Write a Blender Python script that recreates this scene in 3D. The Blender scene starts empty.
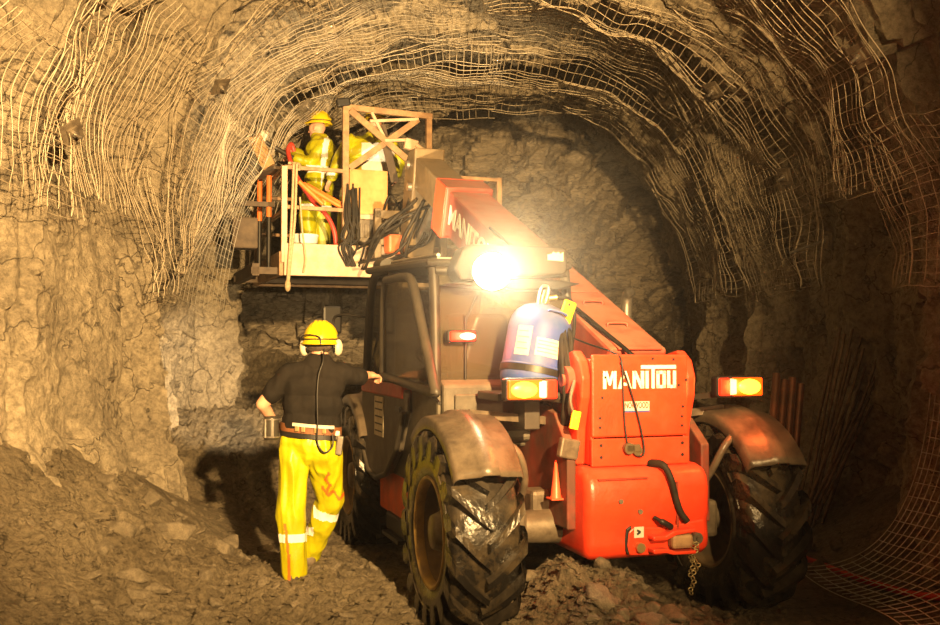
import bpy, bmesh, math, random
import numpy as np
from mathutils import Vector, Matrix, Euler

random.seed(7)
SC = bpy.context.scene
COL = SC.collection
PI = math.pi
R = math.radians
F = 1000.0           # focal length in pixels of the 940-px-wide frame
EYE = 1.7            # camera height
HOR = 347.0          # horizon row


def W(px, py, d):
    """a point of the mine seen towards pixel (px, py), d metres down the drift"""
    return Vector(((px - 470.0) * d / F, d, EYE + (HOR - py) * d / F))


# ------------------------------------------------------------------ noise
def _h(ix, iy, iz, s):
    n = (ix.astype(np.int64) * 374761393 + iy.astype(np.int64) * 668265263 + iz.astype(np.int64) * 2147483647 + s * 1274126177) & 0xFFFFFFFF
    n = ((n ^ (n >> 13)) * 1274126177) & 0xFFFFFFFF
    n = ((n ^ (n >> 16)) * 2246822519) & 0xFFFFFFFF
    n = n ^ (n >> 15)
    return (n & 0xFFFFFF) / float(0x1000000)


def vnoise(p, s=0):
    f = np.floor(p)
    t = p - f
    t = t * t * t * (t * (t * 6 - 15) + 10)
    i = f.astype(np.int64)
    x, y, z = i[:, 0], i[:, 1], i[:, 2]
    a, b, c = t[:, 0], t[:, 1], t[:, 2]
    def L(u, v, w):
        return u + (v - u) * w
    v = L(L(L(_h(x, y, z, s), _h(x + 1, y, z, s), a), L(_h(x, y + 1, z, s), _h(x + 1, y + 1, z, s), a), b),
          L(L(_h(x, y, z + 1, s), _h(x + 1, y, z + 1, s), a), L(_h(x, y + 1, z + 1, s), _h(x + 1, y + 1, z + 1, s), a), b), c)
    return v * 2 - 1


def fbm(p, o=4, s=0, g=.5):
    r = 0
    a = 1.0
    for k in range(o):
        r = r + a * vnoise(p * (2.03 ** k) + 17.3 * k, s + k)
        a *= g
    return r


def facet(p, s=0, slope=.4):
    """broken-rock relief: every Voronoi cell is a tilted flat facet"""
    i = np.floor(p).astype(np.int64)
    best = np.full(len(p), 1e9)
    out = np.zeros(len(p))
    for dx in (-1, 0, 1):
        for dy in (-1, 0, 1):
            for dz in (-1, 0, 1):
                x, y, z = i[:, 0] + dx, i[:, 1] + dy, i[:, 2] + dz
                c = np.stack([x + _h(x, y, z, s), y + _h(x, y, z, s + 1), z + _h(x, y, z, s + 2)], 1)
                q = p - c
                dd = (q * q).sum(1)
                g = np.stack([_h(x, y, z, s + 3), _h(x, y, z, s + 4), _h(x, y, z, s + 5)], 1) - .5
                v = (_h(x, y, z, s + 6) - .5) + (g * q).sum(1) * 2 * slope
                m = dd < best
                best = np.where(m, dd, best)
                out = np.where(m, v, out)
    return out


# ------------------------------------------------------------------ materials
MATS = {}


def mat(name, col, rough=.6, metal=0.0, col2=None, scale=6.0, lo=.4, hi=.65, dust=0.0, bump=0.0, bscale=40.0, emit=None, estr=0.0, spec=.4):
    if name in MATS:
        return MATS[name]
    m = bpy.data.materials.new(name)
    m.use_nodes = True
    nt = m.node_tree
    N, Lk = nt.nodes, nt.links
    b = N['Principled BSDF']
    b.inputs['Roughness'].default_value = rough
    b.inputs['Metallic'].default_value = metal
    b.inputs['Specular IOR Level'].default_value = spec
    tc = N.new('ShaderNodeTexCoord')
    nz = N.new('ShaderNodeTexNoise')
    nz.inputs['Scale'].default_value = scale
    nz.inputs['Detail'].default_value = 6
    nz.inputs['Roughness'].default_value = .65
    Lk.new(tc.outputs['Object'], nz.inputs['Vector'])
    rp = N.new('ShaderNodeValToRGB')
    rp.color_ramp.elements[0].position = lo
    rp.color_ramp.elements[1].position = hi
    c2 = col2 or tuple(c * .82 for c in col)
    rp.color_ramp.elements[0].color = (*c2, 1)
    rp.color_ramp.elements[1].color = (*col, 1)
    Lk.new(nz.outputs['Fac'], rp.inputs['Fac'])
    out = rp.outputs['Color']
    if dust > 0:                       # rock dust lying on the upward faces
        ge = N.new('ShaderNodeNewGeometry')
        sx = N.new('ShaderNodeSeparateXYZ')
        Lk.new(ge.outputs['Normal'], sx.inputs[0])
        n2 = N.new('ShaderNodeTexNoise')
        n2.inputs['Scale'].default_value = 9
        n2.inputs['Detail'].default_value = 5
        Lk.new(tc.outputs['Object'], n2.inputs['Vector'])
        ma = N.new('ShaderNodeMath')
        ma.operation = 'MULTIPLY_ADD'
        Lk.new(sx.outputs['Z'], ma.inputs[0])
        ma.inputs[1].default_value = .5
        Lk.new(n2.outputs['Fac'], ma.inputs[2])
        mr = N.new('ShaderNodeMapRange')
        mr.inputs['From Min'].default_value = .5
        mr.inputs['From Max'].default_value = 1.0
        mr.inputs['To Max'].default_value = dust
        Lk.new(ma.outputs[0], mr.inputs['Value'])
        mx = N.new('ShaderNodeMixRGB')
        Lk.new(mr.outputs[0], mx.inputs['Fac'])
        Lk.new(out, mx.inputs['Color1'])
        mx.inputs['Color2'].default_value = (.33, .26, .18, 1)
        out = mx.outputs['Color']
    Lk.new(out, b.inputs['Base Color'])
    if bump > 0:
        n3 = N.new('ShaderNodeTexNoise')
        n3.inputs['Scale'].default_value = bscale
        n3.inputs['Detail'].default_value = 5
        Lk.new(tc.outputs['Object'], n3.inputs['Vector'])
        bp = N.new('ShaderNodeBump')
        bp.inputs['Strength'].default_value = bump
        bp.inputs['Distance'].default_value = .02
        Lk.new(n3.outputs['Fac'], bp.inputs['Height'])
        Lk.new(bp.outputs[0], b.inputs['Normal'])
    if emit:
        b.inputs['Emission Color'].default_value = (*emit, 1)
        b.inputs['Emission Strength'].default_value = estr
    MATS[name] = m
    return m


def rock_mat(name, ca, cb, cc, sc=1.0, stretch=(1, 1, 1), rough=.75, bump=1.0):
    m = bpy.data.materials.new(name)
    m.use_nodes = True
    nt = m.node_tree
    N, Lk = nt.nodes, nt.links
    b = N['Principled BSDF']
    b.inputs['Roughness'].default_value = rough
    b.inputs['Specular IOR Level'].default_value = .35
    tc = N.new('ShaderNodeTexCoord')
    mp = N.new('ShaderNodeMapping')
    mp.inputs['Scale'].default_value = stretch
    mp.inputs['Rotation'].default_value = (.3, .5, .2)
    Lk.new(tc.outputs['Object'], mp.inputs['Vector'])
    def noise(s, d=8, r=.65, dist=0):
        n = N.new('ShaderNodeTexNoise')
        n.inputs['Scale'].default_value = s * sc
        n.inputs['Detail'].default_value = d
        n.inputs['Roughness'].default_value = r
        n.inputs['Distortion'].default_value = dist
        Lk.new(mp.outputs[0], n.inputs['Vector'])
        return n.outputs['Fac']
    r1 = N.new('ShaderNodeValToRGB')
    r1.color_ramp.elements[0].position = .38
    r1.color_ramp.elements[1].position = .62
    r1.color_ramp.elements[0].color = (*ca, 1)
    r1.color_ramp.elements[1].color = (*cb, 1)
    Lk.new(noise(1.1, 8, .6, .4), r1.inputs['Fac'])
    r2 = N.new('ShaderNodeValToRGB')
    r2.color_ramp.elements[0].position = .52
    r2.color_ramp.elements[1].position = .72
    r2.color_ramp.elements[0].color = (0, 0, 0, 1)
    r2.color_ramp.elements[1].color = (.85, .85, .85, 1)
    Lk.new(noise(2.7, 9, .7, .8), r2.inputs['Fac'])
    mx = N.new('ShaderNodeMixRGB')
    Lk.new(r2.outputs['Color'], mx.inputs['Fac'])
    Lk.new(r1.outputs['Color'], mx.inputs['Color1'])
    mx.inputs['Color2'].default_value = (*cc, 1)
    mu = N.new('ShaderNodeMixRGB')
    mu.blend_type = 'MULTIPLY'
    mu.inputs['Fac'].default_value = .75
    r3 = N.new('ShaderNodeValToRGB')
    r3.color_ramp.elements[0].position = .34
    r3.color_ramp.elements[1].position = .60
    r3.color_ramp.elements[0].color = (.25, .25, .25, 1)
    Lk.new(noise(17, 6, .75), r3.inputs['Fac'])
    Lk.new(mx.outputs[0], mu.inputs['Color1'])
    Lk.new(r3.outputs[0], mu.inputs['Color2'])
    # dark cracks and joints running through the rock
    wv = N.new('ShaderNodeVectorMath')
    wv.operation = 'MULTIPLY_ADD'
    nw = N.new('ShaderNodeTexNoise')
    nw.inputs['Scale'].default_value = 2.2 * sc
    nw.inputs['Detail'].default_value = 5
    Lk.new(mp.outputs[0], nw.inputs['Vector'])
    Lk.new(nw.outputs['Color'], wv.inputs[0])
    wv.inputs[1].default_value = (1.0, 1.0, 1.0)
    Lk.new(mp.outputs[0], wv.inputs[2])
    ve = N.new('ShaderNodeTexVoronoi')
    ve.feature = 'DISTANCE_TO_EDGE'
    ve.inputs['Scale'].default_value = 1.5 * sc
    Lk.new(wv.outputs[0], ve.inputs['Vector'])
    am = N.new('ShaderNodeMath')
    am.operation = 'MULTIPLY_ADD'
    Lk.new(noise(3.1, 4, .6), am.inputs[0])
    am.inputs[1].default_value = .13
    am.inputs[2].default_value = -.052
    lt = N.new('ShaderNodeMath')
    lt.operation = 'DIVIDE'
    lt.use_clamp = True
    Lk.new(ve.outputs['Distance'], lt.inputs[0])
    mxm = N.new('ShaderNodeMath')
    mxm.operation = 'MAXIMUM'
    mxm.inputs[1].default_value = .006
    Lk.new(am.outputs[0], mxm.inputs[0])
    Lk.new(mxm.outputs[0], lt.inputs[1])
    mk = N.new('ShaderNodeMixRGB')
    mk.blend_type = 'MIX'
    Lk.new(lt.outputs[0], mk.inputs['Fac'])
    mk.inputs['Color1'].default_value = tuple(c * .55 for c in cc) + (1,)
    Lk.new(mu.outputs[0], mk.inputs['Color2'])
    Lk.new(mk.outputs[0], b.inputs['Base Color'])
    ad = N.new('ShaderNodeMath')
    ad.operation = 'MULTIPLY_ADD'
    vo = N.new('ShaderNodeTexVoronoi')
    vo.inputs['Scale'].default_value = 7 * sc
    Lk.new(mp.outputs[0], vo.inputs['Vector'])
    Lk.new(vo.outputs['Distance'], ad.inputs[0])
    ad.inputs[1].default_value = .18
    Lk.new(noise(9, 10, .72, .3), ad.inputs[2])
    bp = N.new('ShaderNodeBump')
    bp.inputs['Strength'].default_value = bump
    bp.inputs['Distance'].default_value = .12
    a2 = N.new('ShaderNodeMath')
    a2.operation = 'MULTIPLY_ADD'
    Lk.new(lt.outputs[0], a2.inputs[0])
    a2.inputs[1].default_value = .16
    Lk.new(ad.outputs[0], a2.inputs[2])
    Lk.new(a2.outputs[0], bp.inputs['Height'])
    Lk.new(bp.outputs[0], b.inputs['Normal'])
    return m


def glass_mat(name, tint=(.8, .82, .75), fac=.18, rough=.05, dusty=.25):
    m = bpy.data.materials.new(name)
    m.use_nodes = True
    nt = m.node_tree
    N, Lk = nt.nodes, nt.links
    N.remove(N['Principled BSDF'])
    t = N.new('ShaderNodeBsdfTransparent')
    t.inputs[0].default_value = (*tint, 1)
    g = N.new('ShaderNodeBsdfGlossy')
    g.inputs['Roughness'].default_value = rough
    d = N.new('ShaderNodeBsdfDiffuse')
    d.inputs[0].default_value = (.36, .30, .2, 1)
    m1 = N.new('ShaderNodeMixShader')
    m1.inputs[0].default_value = fac
    Lk.new(t.outputs[0], m1.inputs[1])
    Lk.new(g.outputs[0], m1.inputs[2])
    m2 = N.new('ShaderNodeMixShader')
    m2.inputs[0].default_value = dusty
    Lk.new(m1.outputs[0], m2.inputs[1])
    Lk.new(d.outputs[0], m2.inputs[2])
    Lk.new(m2.outputs[0], N['Material Output'].inputs['Surface'])
    return m


# ------------------------------------------------------------------ mesh helpers
def V(*a):
    return Vector(a)


def frame_from(d):
    d = Vector(d).normalized()
    a = Vector((0, 0, 1)) if abs(d.z) < .95 else Vector((1, 0, 0))
    x = d.cross(a).normalized()
    y = x.cross(d).normalized()
    return x, y, d


class MB:
    def __init__(self):
        self.v, self.f, self.sm = [], [], []

    def add(self, vs, fs, smooth=False):
        o = len(self.v)
        self.v += [tuple(v) for v in vs]
        for f in fs:
            self.f.append([i + o for i in f])
            self.sm.append(smooth)
        return self

    def bm(self, bm, smooth=False):
        bm.verts.index_update()
        self.add([v.co.copy() for v in bm.verts], [[v.index for v in f.verts] for f in bm.faces], smooth)
        bm.free()
        return self

    def box(self, c, s, rot=None, bevel=0.0, seg=2, smooth=False):
        b = bmesh.new()
        bmesh.ops.create_cube(b, size=1)
        for v in b.verts:
            v.co = Vector((v.co.x * s[0], v.co.y * s[1], v.co.z * s[2]))
        if bevel > 0:
            bmesh.ops.bevel(b, geom=b.edges[:], offset=bevel, segments=seg, profile=.5, affect='EDGES')
        M = Matrix.Translation(Vector(c))
        if rot is not None:
            M = M @ (rot.to_4x4() if isinstance(rot, Matrix) else Euler(rot).to_matrix().to_4x4())
        bmesh.ops.transform(b, matrix=M, verts=b.verts)
        return self.bm(b, smooth)

    def span(self, lo, hi, bevel=0.0, seg=2, smooth=False):
        return self.box([(a + b) / 2 for a, b in zip(lo, hi)], [b - a for a, b in zip(lo, hi)], None, bevel, seg, smooth)

    def bar(self, p0, p1, w, h, up=(0, 0, 1), bevel=0.0):
        p0, p1 = Vector(p0), Vector(p1)
        d = (p1 - p0)
        L = d.length
        d.normalize()
        upv = Vector(up)
        if abs(d.dot(upv)) > .97:
            upv = Vector((0, 1, 0)) if abs(d.y) < .9 else Vector((1, 0, 0))
        x = d.cross(upv).normalized()
        z = x.cross(d).normalized()
        M = Matrix((x, d, z)).transposed()
        return self.box((p0 + p1) / 2, (w, L, h), M, bevel)

    def cyl(self, p0, p1, r0, r1=None, n=20, cap=True, smooth=True):
        return self.tube([p0, p1], [r0, r0 if r1 is None else r1], n, cap, smooth)

    def tube(self, pts, r, n=8, cap=True, smooth=True):
        pts = [Vector(p) for p in pts]
        rs = r if isinstance(r, (list, tuple)) else [r] * len(pts)
        vs, fs = [], []
        x = None
        for k, p in enumerate(pts):
            d = (pts[min(k + 1, len(pts) - 1)] - pts[max(k - 1, 0)])
            if d.length < 1e-9:
                d = Vector((0, 0, 1))
            d.normalize()
            if x is None:
                x, y, _ = frame_from(d)
            else:
                x = x - d * x.dot(d)
                if x.length < 1e-6:
                    x, y, _ = frame_from(d)
                x.normalize()
            y = d.cross(x)
            for j in range(n):
                a = 2 * PI * j / n
                vs.append(p + (x * math.cos(a) + y * math.sin(a)) * rs[k])
        for k in range(len(pts) - 1):
            for j in range(n):
                j2 = (j + 1) % n
                fs.append([k * n + j, k * n + j2, (k + 1) * n + j2, (k + 1) * n + j])
        self.add(vs, fs, smooth)
        if cap:
            self.add([vs[j] for j in range(n)], [list(range(n))[::-1]])
            o = (len(pts) - 1) * n
            self.add([vs[o + j] for j in range(n)], [list(range(n))])
        return self

    def lathe(self, prof, o=(0, 0, 0), axis=(0, 0, 1), n=32, smooth=True, sx=1.0, sy=1.0, a0=0.0, a1=2 * PI):
        o = Vector(o)
        x, y, d = frame_from(axis)
        full = abs(a1 - a0 - 2 * PI) < 1e-6
        m = n if full else n + 1
        vs = []
        for (r, z) in prof:
            for j in range(m):
                a = a0 + (a1 - a0) * j / n
                vs.append(o + x * (r * math.cos(a) * sx) + y * (r * math.sin(a) * sy) + d * z)
        fs = []
        for k in range(len(prof) - 1):
            for j in range(n):
                j2 = (j + 1) % m
                fs.append([k * m + j, k * m + j2, (k + 1) * m + j2, (k + 1) * m + j])
        return self.add(vs, fs, smooth)

    def prism(self, poly, o, ex, ey, ez, depth, bevel=0.0, seg=2):
        """polygon in the (ex, ey) plane at o, thickened along ez"""
        o, ex, ey, ez = Vector(o), Vector(ex), Vector(ey), Vector(ez)
        b = bmesh.new()
        n = len(poly)
        lo = [b.verts.new(o + ex * p[0] + ey * p[1]) for p in poly]
        hi = [b.verts.new(o + ex * p[0] + ey * p[1] + ez * depth) for p in poly]
        b.faces.new(lo[::-1])
        b.faces.new(hi)
        for k in range(n):
            b.faces.new([lo[k], lo[(k + 1) % n], hi[(k + 1) % n], hi[k]])
        bmesh.ops.recalc_face_normals(b, faces=b.faces[:])
        if bevel > 0:
            bmesh.ops.bevel(b, geom=b.edges[:], offset=bevel, segments=seg, profile=.5, affect='EDGES')
        return self.bm(b)

    def ball(self, c, r, n=12, rot=None):
        r = r if isinstance(r, (tuple, list)) else (r, r, r)
        b = bmesh.new()
        bmesh.ops.create_uvsphere(b, u_segments=n * 2, v_segments=n, radius=1)
        M = Matrix.Translation(Vector(c)) @ (Euler(rot).to_matrix().to_4x4() if rot else Matrix()) @ Matrix.Diagonal((*r, 1))
        bmesh.ops.transform(b, matrix=M, verts=b.verts)
        return self.bm(b, True)

    def torus(self, c, R0, r, axis=(0, 0, 1), n=20, m=8, sx=1, sy=1):
        x, y, d = frame_from(axis)
        pts = [Vector(c) + x * (R0 * sx * math.cos(2 * PI * k / n)) + y * (R0 * sy * math.sin(2 * PI * k / n)) for k in range(n)]
        return self.tube(pts + [pts[0]], r, m, False)

    def build(self, name, m, parent=None, fix=False):
        me = bpy.data.meshes.new(name)
        me.from_pydata(self.v, [], self.f)
        me.polygons.foreach_set('use_smooth', self.sm)
        me.update()
        if fix:
            b = bmesh.new()
            b.from_mesh(me)
            bmesh.ops.recalc_face_normals(b, faces=b.faces[:])
            b.to_mesh(me)
            b.free()
        o = bpy.data.objects.new(name, me)
        COL.objects.link(o)
        me.materials.append(m)
        if parent is not None:
            o.parent = parent
        return o


def tag(o, label=None, cat=None, group=None, kind=None):
    if label:
        o['label'] = label
    if cat:
        o['category'] = cat
    if group:
        o['group'] = group
    if kind:
        o['kind'] = kind
    return o


def thing(name, label, cat, loc=(0, 0, 0), rz=0.0, group=None):
    o = bpy.data.objects.new(name, None)
    o.empty_display_size = .1
    COL.objects.link(o)
    o.location = loc
    o.rotation_euler = (0, 0, rz)
    return tag(o, label, cat, group)


def arr_mesh(name, co, faces, m, smooth=False, parent=None):
    me = bpy.data.meshes.new(name)
    me.from_pydata(co.tolist() if hasattr(co, 'tolist') else co, [], faces.tolist() if hasattr(faces, 'tolist') else faces)
    me.polygons.foreach_set('use_smooth', [smooth] * len(me.polygons))
    me.update()
    o = bpy.data.objects.new(name, me)
    COL.objects.link(o)
    me.materials.append(m)
    o.parent = parent
    return o


def smooth_path(pts, n=8):
    """Catmull-Rom through the points"""
    pts = [Vector(p) for p in pts]
    P = [pts[0] * 2 - pts[1]] + pts + [pts[-1] * 2 - pts[-2]]
    out = []
    for k in range(1, len(P) - 2):
        a, b, c, d = P[k - 1], P[k], P[k + 1], P[k + 2]
        for j in range(n):
            t = j / n
            out.append(.5 * ((2 * b) + (c - a) * t + (2 * a - 5 * b + 4 * c - d) * t * t + (3 * b - a - 3 * c + d) * t ** 3))
    out.append(pts[-1])
    return out


def text_mesh(txt, size, o, ex, ey, name, m, parent, depth=.002, width=None):
    cu = bpy.data.curves.new('tmp', 'FONT')
    cu.body = txt
    cu.size = 1
    cu.align_x = 'CENTER'
    cu.align_y = 'CENTER'
    cu.extrude = .02
    cu.offset = .02
    t = bpy.data.objects.new('tmp', cu)
    COL.objects.link(t)
    dg = bpy.context.evaluated_depsgraph_get()
    me = bpy.data.meshes.new_from_object(t.evaluated_get(dg))
    bpy.data.objects.remove(t)
    ex, ey = Vector(ex), Vector(ey)
    ez = ex.cross(ey)
    xs = [v.co.x for v in me.vertices]
    sx = (width / (max(xs) - min(xs))) if width else size
    for v in me.vertices:
        v.co = Vector(o) + ex * (v.co.x * sx) + ey * (v.co.y * size) + ez * (v.co.z / .02 * depth)
    ob = bpy.data.objects.new(name, me)
    me.materials.clear()
    me.materials.append(m)
    COL.objects.link(ob)
    ob.parent = parent
    return ob


# ------------------------------------------------------------------ materials in use
M_ROCK = rock_mat('rock_wall', (.40, .335, .245), (.56, .47, .34), (.24, .20, .15))
M_FACE = rock_mat('rock_face', (.40, .335, .25), (.62, .52, .39), (.18, .15, .12), 1.0, (.55, 1, 1.7), .6)
M_FLOOR = rock_mat('mud_floor', (.22, .175, .115), (.33, .27, .185), (.125, .10, .07), 1.4, rough=.6)
M_STONE = rock_mat('broken_rock', (.22, .18, .125), (.35, .29, .21), (.14, .115, .085), 2.0, bump=.6)
M_WIRE = mat('galvanised_wire', (.62, .54, .42), .5, .3, (.40, .33, .24), 3)
M_WIREN = mat('new_wire', (.72, .68, .60), .4, .4, (.55, .50, .42), 3)
M_RED = mat('red_paint', (.74, .052, .016), .33, 0, (.62, .042, .014), 5, dust=.15, bump=.08, bscale=60)
M_RED2 = mat('dull_red_paint', (.42, .055, .030), .55, 0, (.26, .045, .028), 4, dust=.42, bump=.1)
M_ORG = mat('orange_chassis', (.70, .12, .03), .5, 0, (.45, .09, .03), 4, dust=.5)
M_DKRED = mat('dirty_red_chassis', (.20, .028, .014), .6, 0, (.08, .03, .018), 5, dust=.25)
M_GREY = mat('grey_cab_panel', (.105, .09, .068), .6, 0, (.06, .05, .038), 5, dust=.3, bump=.1)
M_DARK = mat('dark_cab_frame', (.022, .019, .016), .5, 0, (.040, .033, .025), 6, dust=.08)
M_BLACK = mat('black_plastic', (.016, .014, .013), .45)
M_TYRE = mat('tyre_rubber', (.009, .008, .007), .26, 0, (.040, .030, .018), 5, .40, .52, dust=.10, bump=.3, bscale=30)
M_RIM = mat('golden_rim', (.42, .27, .07), .5, .2, (.22, .14, .05), 7, dust=.3)
M_RIMD = mat('muddy_rim', (.17, .105, .04), .6, .1, (.08, .055, .03), 7, dust=.3)
M_HUB = mat('dirty_steel', (.19, .155, .11), .5, .3, (.09, .07, .05), 8, dust=.2)
M_FEND = mat('dusty_fender', (.12, .092, .064), .36, 0, (.05, .038, .027), 6, .35, .6, bump=.1)
M_STEEL = mat('steel', (.45, .42, .38), .35, .8, (.28, .24, .2), 9)
M_RUST = mat('rusty_frame', (.40, .25, .13), .65, .1, (.26, .15, .08), 9, bump=.15)
M_BEAM = mat('pale_painted_beam', (.62, .43, .30), .65, 0, (.46, .31, .20), 7, bump=.1)
M_PLY = mat('plywood', (.58, .32, .12), .7, 0, (.42, .22, .07), 5)
M_OLIVE = mat('olive_boom', (.17, .115, .055), .5, 0, (.10, .068, .036), 6, dust=.4)
M_HOSE = mat('black_hose', (.008, .007, .006), .6, 0, (.026, .02, .014), 9, spec=.2)
M_WHITE = mat('white_paint', (.82, .80, .74), .5, 0, (.72, .69, .62), 8)
M_STICK = mat('label_white', (.58, .54, .48), .5, 0, (.50, .46, .40), 12)
M_INK = mat('label_ink', (.03, .03, .03), .6)
M_BLUEINK = mat('label_blue', (.04, .07, .35), .6)
M_BLUE = mat('blue_cylinder', (.045, .075, .32), .52, 0, (.04, .08, .26), 6, dust=.35)
M_BRASS = mat('brass', (.55, .40, .18), .35, .8)
M_YTAG = mat('yellow_tag', (.85, .56, .02), .5, 0, (.8, .5, .02), 6)
M_SKIN = mat('skin', (.62, .34, .23), .5, 0, (.55, .28, .18), 14, spec=.35)
M_SHIRT = mat('black_shirt', (.011, .0095, .0085), .9, 0, (.017, .014, .012), 5, bump=.3, bscale=25, spec=.12)
M_YEL = mat('yellow_oilskin', (.43, .41, .003), .42, 0, (.33, .30, .003), 4, bump=.5, bscale=7)
M_HELM = mat('yellow_helmet', (.70, .52, .008), .28, 0, (.64, .45, .008), 5)
M_REFL = mat('reflective_white', (.86, .84, .80), .4, 0, (.72, .70, .66), 10)
M_ORSTR = mat('orange_stripe', (.85, .16, .02), .5)
M_LEATH = mat('leather', (.22, .085, .03), .55, 0, (.13, .05, .02), 9)
M_BOOT = mat('rubber_boot', (.03, .026, .02), .6, 0, (.14, .11, .08), 7, dust=.5)
M_CREAM = mat('cream_plastic', (.68, .60, .46), .45)
M_HAIR = mat('grey_hair', (.10, .07, .05), .8, 0, (.05, .035, .025), 60)
M_ORANGE = mat('orange_tube', (.90, .22, .04), .45, 0, (.78, .17, .03), 6)
M_RHOSE = mat('red_hose', (.60, .055, .035), .45)
M_ROPE = mat('rope', (.48, .36, .21), .85, 0, (.34, .24, .13), 40)
M_WOOD = mat('timber', (.48, .30, .14), .75, 0, (.34, .20, .09), 6)
M_DWOOD = mat('dark_timber', (.12, .085, .055), .8, 0, (.07, .05, .035), 6)
M_AMBER = mat('amber_lamp_lit', (1, .35, .02), .3, emit=(1, .34, .02), estr=7)
M_AMBRIM = mat('amber_lens_edge', (.9, .06, .005), .3, emit=(1, .05, .0), estr=3.2)
M_REDL = mat('red_lens', (.8, .02, .01), .25, emit=(1, .04, .01), estr=1.1)
M_PINKL = mat('clear_lens', (.9, .6, .5), .25, emit=(1, .36, .16), estr=1.6)
M_REDLIT = mat('window_glow_red', (1, .1, .05), .3, emit=(1, .20, .13), estr=9)
M_LAMP = mat('work_lamp_lit', (1, .9, .7), .3, emit=(1, .80, .48), estr=120)
M_LAMP2 = mat('front_lamp_lit', (1, .9, .7), .3, emit=(1, .80, .48), estr=30)
M_GLASS = glass_mat('cab_glass', (.62, .60, .50), .10, .05, .10)
M_WATER = mat('muddy_water', (.10, .075, .045), .08, 0, (.08, .06, .04), 3, spec=.5)

# ------------------------------------------------------------------ the drift (tunnel)
CZ = 1.55
STEPS = [(-3.0, 2.3, .45), (-.7, 2.3, .45), (1.6, 2.6, .45), (4.2, 2.6, .6), (6.8, 2.4, .7), (9.2, 2.3, .7), (11.5, 2.2, .7), (13.7, 4.2, .9)]
YEND = 17.0


def flare(y):
    y = np.asarray(y, float)
    out = np.zeros_like(y)
    for (y0, L, a) in STEPS:
        t = (y - y0) / L
        out = np.where((t >= 0) & (t < 1.2), a * np.clip(t, 0, 1) - .12, out)
    # soften each step over 25 cm
    return out


def profile(phi, y, fk=1.0):
    """distance of the drawn rock surface from the axis point (0, y, CZ) in direction phi"""
    c, s = np.cos(phi), np.sin(phi)
    fl = (flare(y - .12) + flare(y) + flare(y + .12)) / 3
    fl = np.where(fl > -.05, (fl + .05) * fk - .05, fl)
    a = 3.35 + fl * .75
    b = 3.80 + fl * 1.05
    n = 2.35
    rho = ((np.abs(c) / a) ** n + (np.abs(s) / b) ** n) ** (-1 / n)
    # the left wall stands in at 7-9.5 m, then breaks back into a recess
    left = np.clip(-c, 0, 1) ** 2
    z = CZ + rho * s
    low = 1 / (1 + np.exp((z - 3.3) * 2.2))
    bul = .62 * np.exp(-((y - 8.6) / 1.1) ** 2) + .22 * np.exp(-((y - 6.2) / 1.2) ** 2) - .30 * np.exp(-((y - 12.3) / 1.4) ** 2)
    rho = rho - left * low * bul
    # rubble foot of the left wall
    rho = rho - left * np.clip(1.0 - z, 0, 1.5) * .35 * np.exp(-((y - 7.6) / 2.0) ** 2)
    return rho


def rock_disp(P):
    q = P + .25 * np.stack([fbm(P * .9, 3, 5), fbm(P * .9, 3, 9), fbm(P * .9, 3, 13)], 1)
    L = np.clip((-P[:, 0] - .2) / 1.6, 0, 1)                # the left side is the smoother one
    k = 1 - .42 * L
    d = .20 * fbm(P * .55, 3, 1) + k * (.26 * facet(q * .8, 20, .5) + .13 * facet(q * 1.9, 30, .6)) + L * .15 * fbm(P * np.array([1.6, 1.6, .8]), 4, 15)
    d += k * .045 * facet(q * 5, 40, .7) + .03 * fbm(P * 4.5, 4, 3) + .014 * fbm(P * 11, 3, 33)
    return d


def smooth_disp(P):
    return .20 * fbm(P * .55, 3, 1)


def axis_pt(phi, y, rho):
    return np.stack([rho * np.cos(phi), y, CZ + rho * np.sin(phi)], 1)


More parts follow.
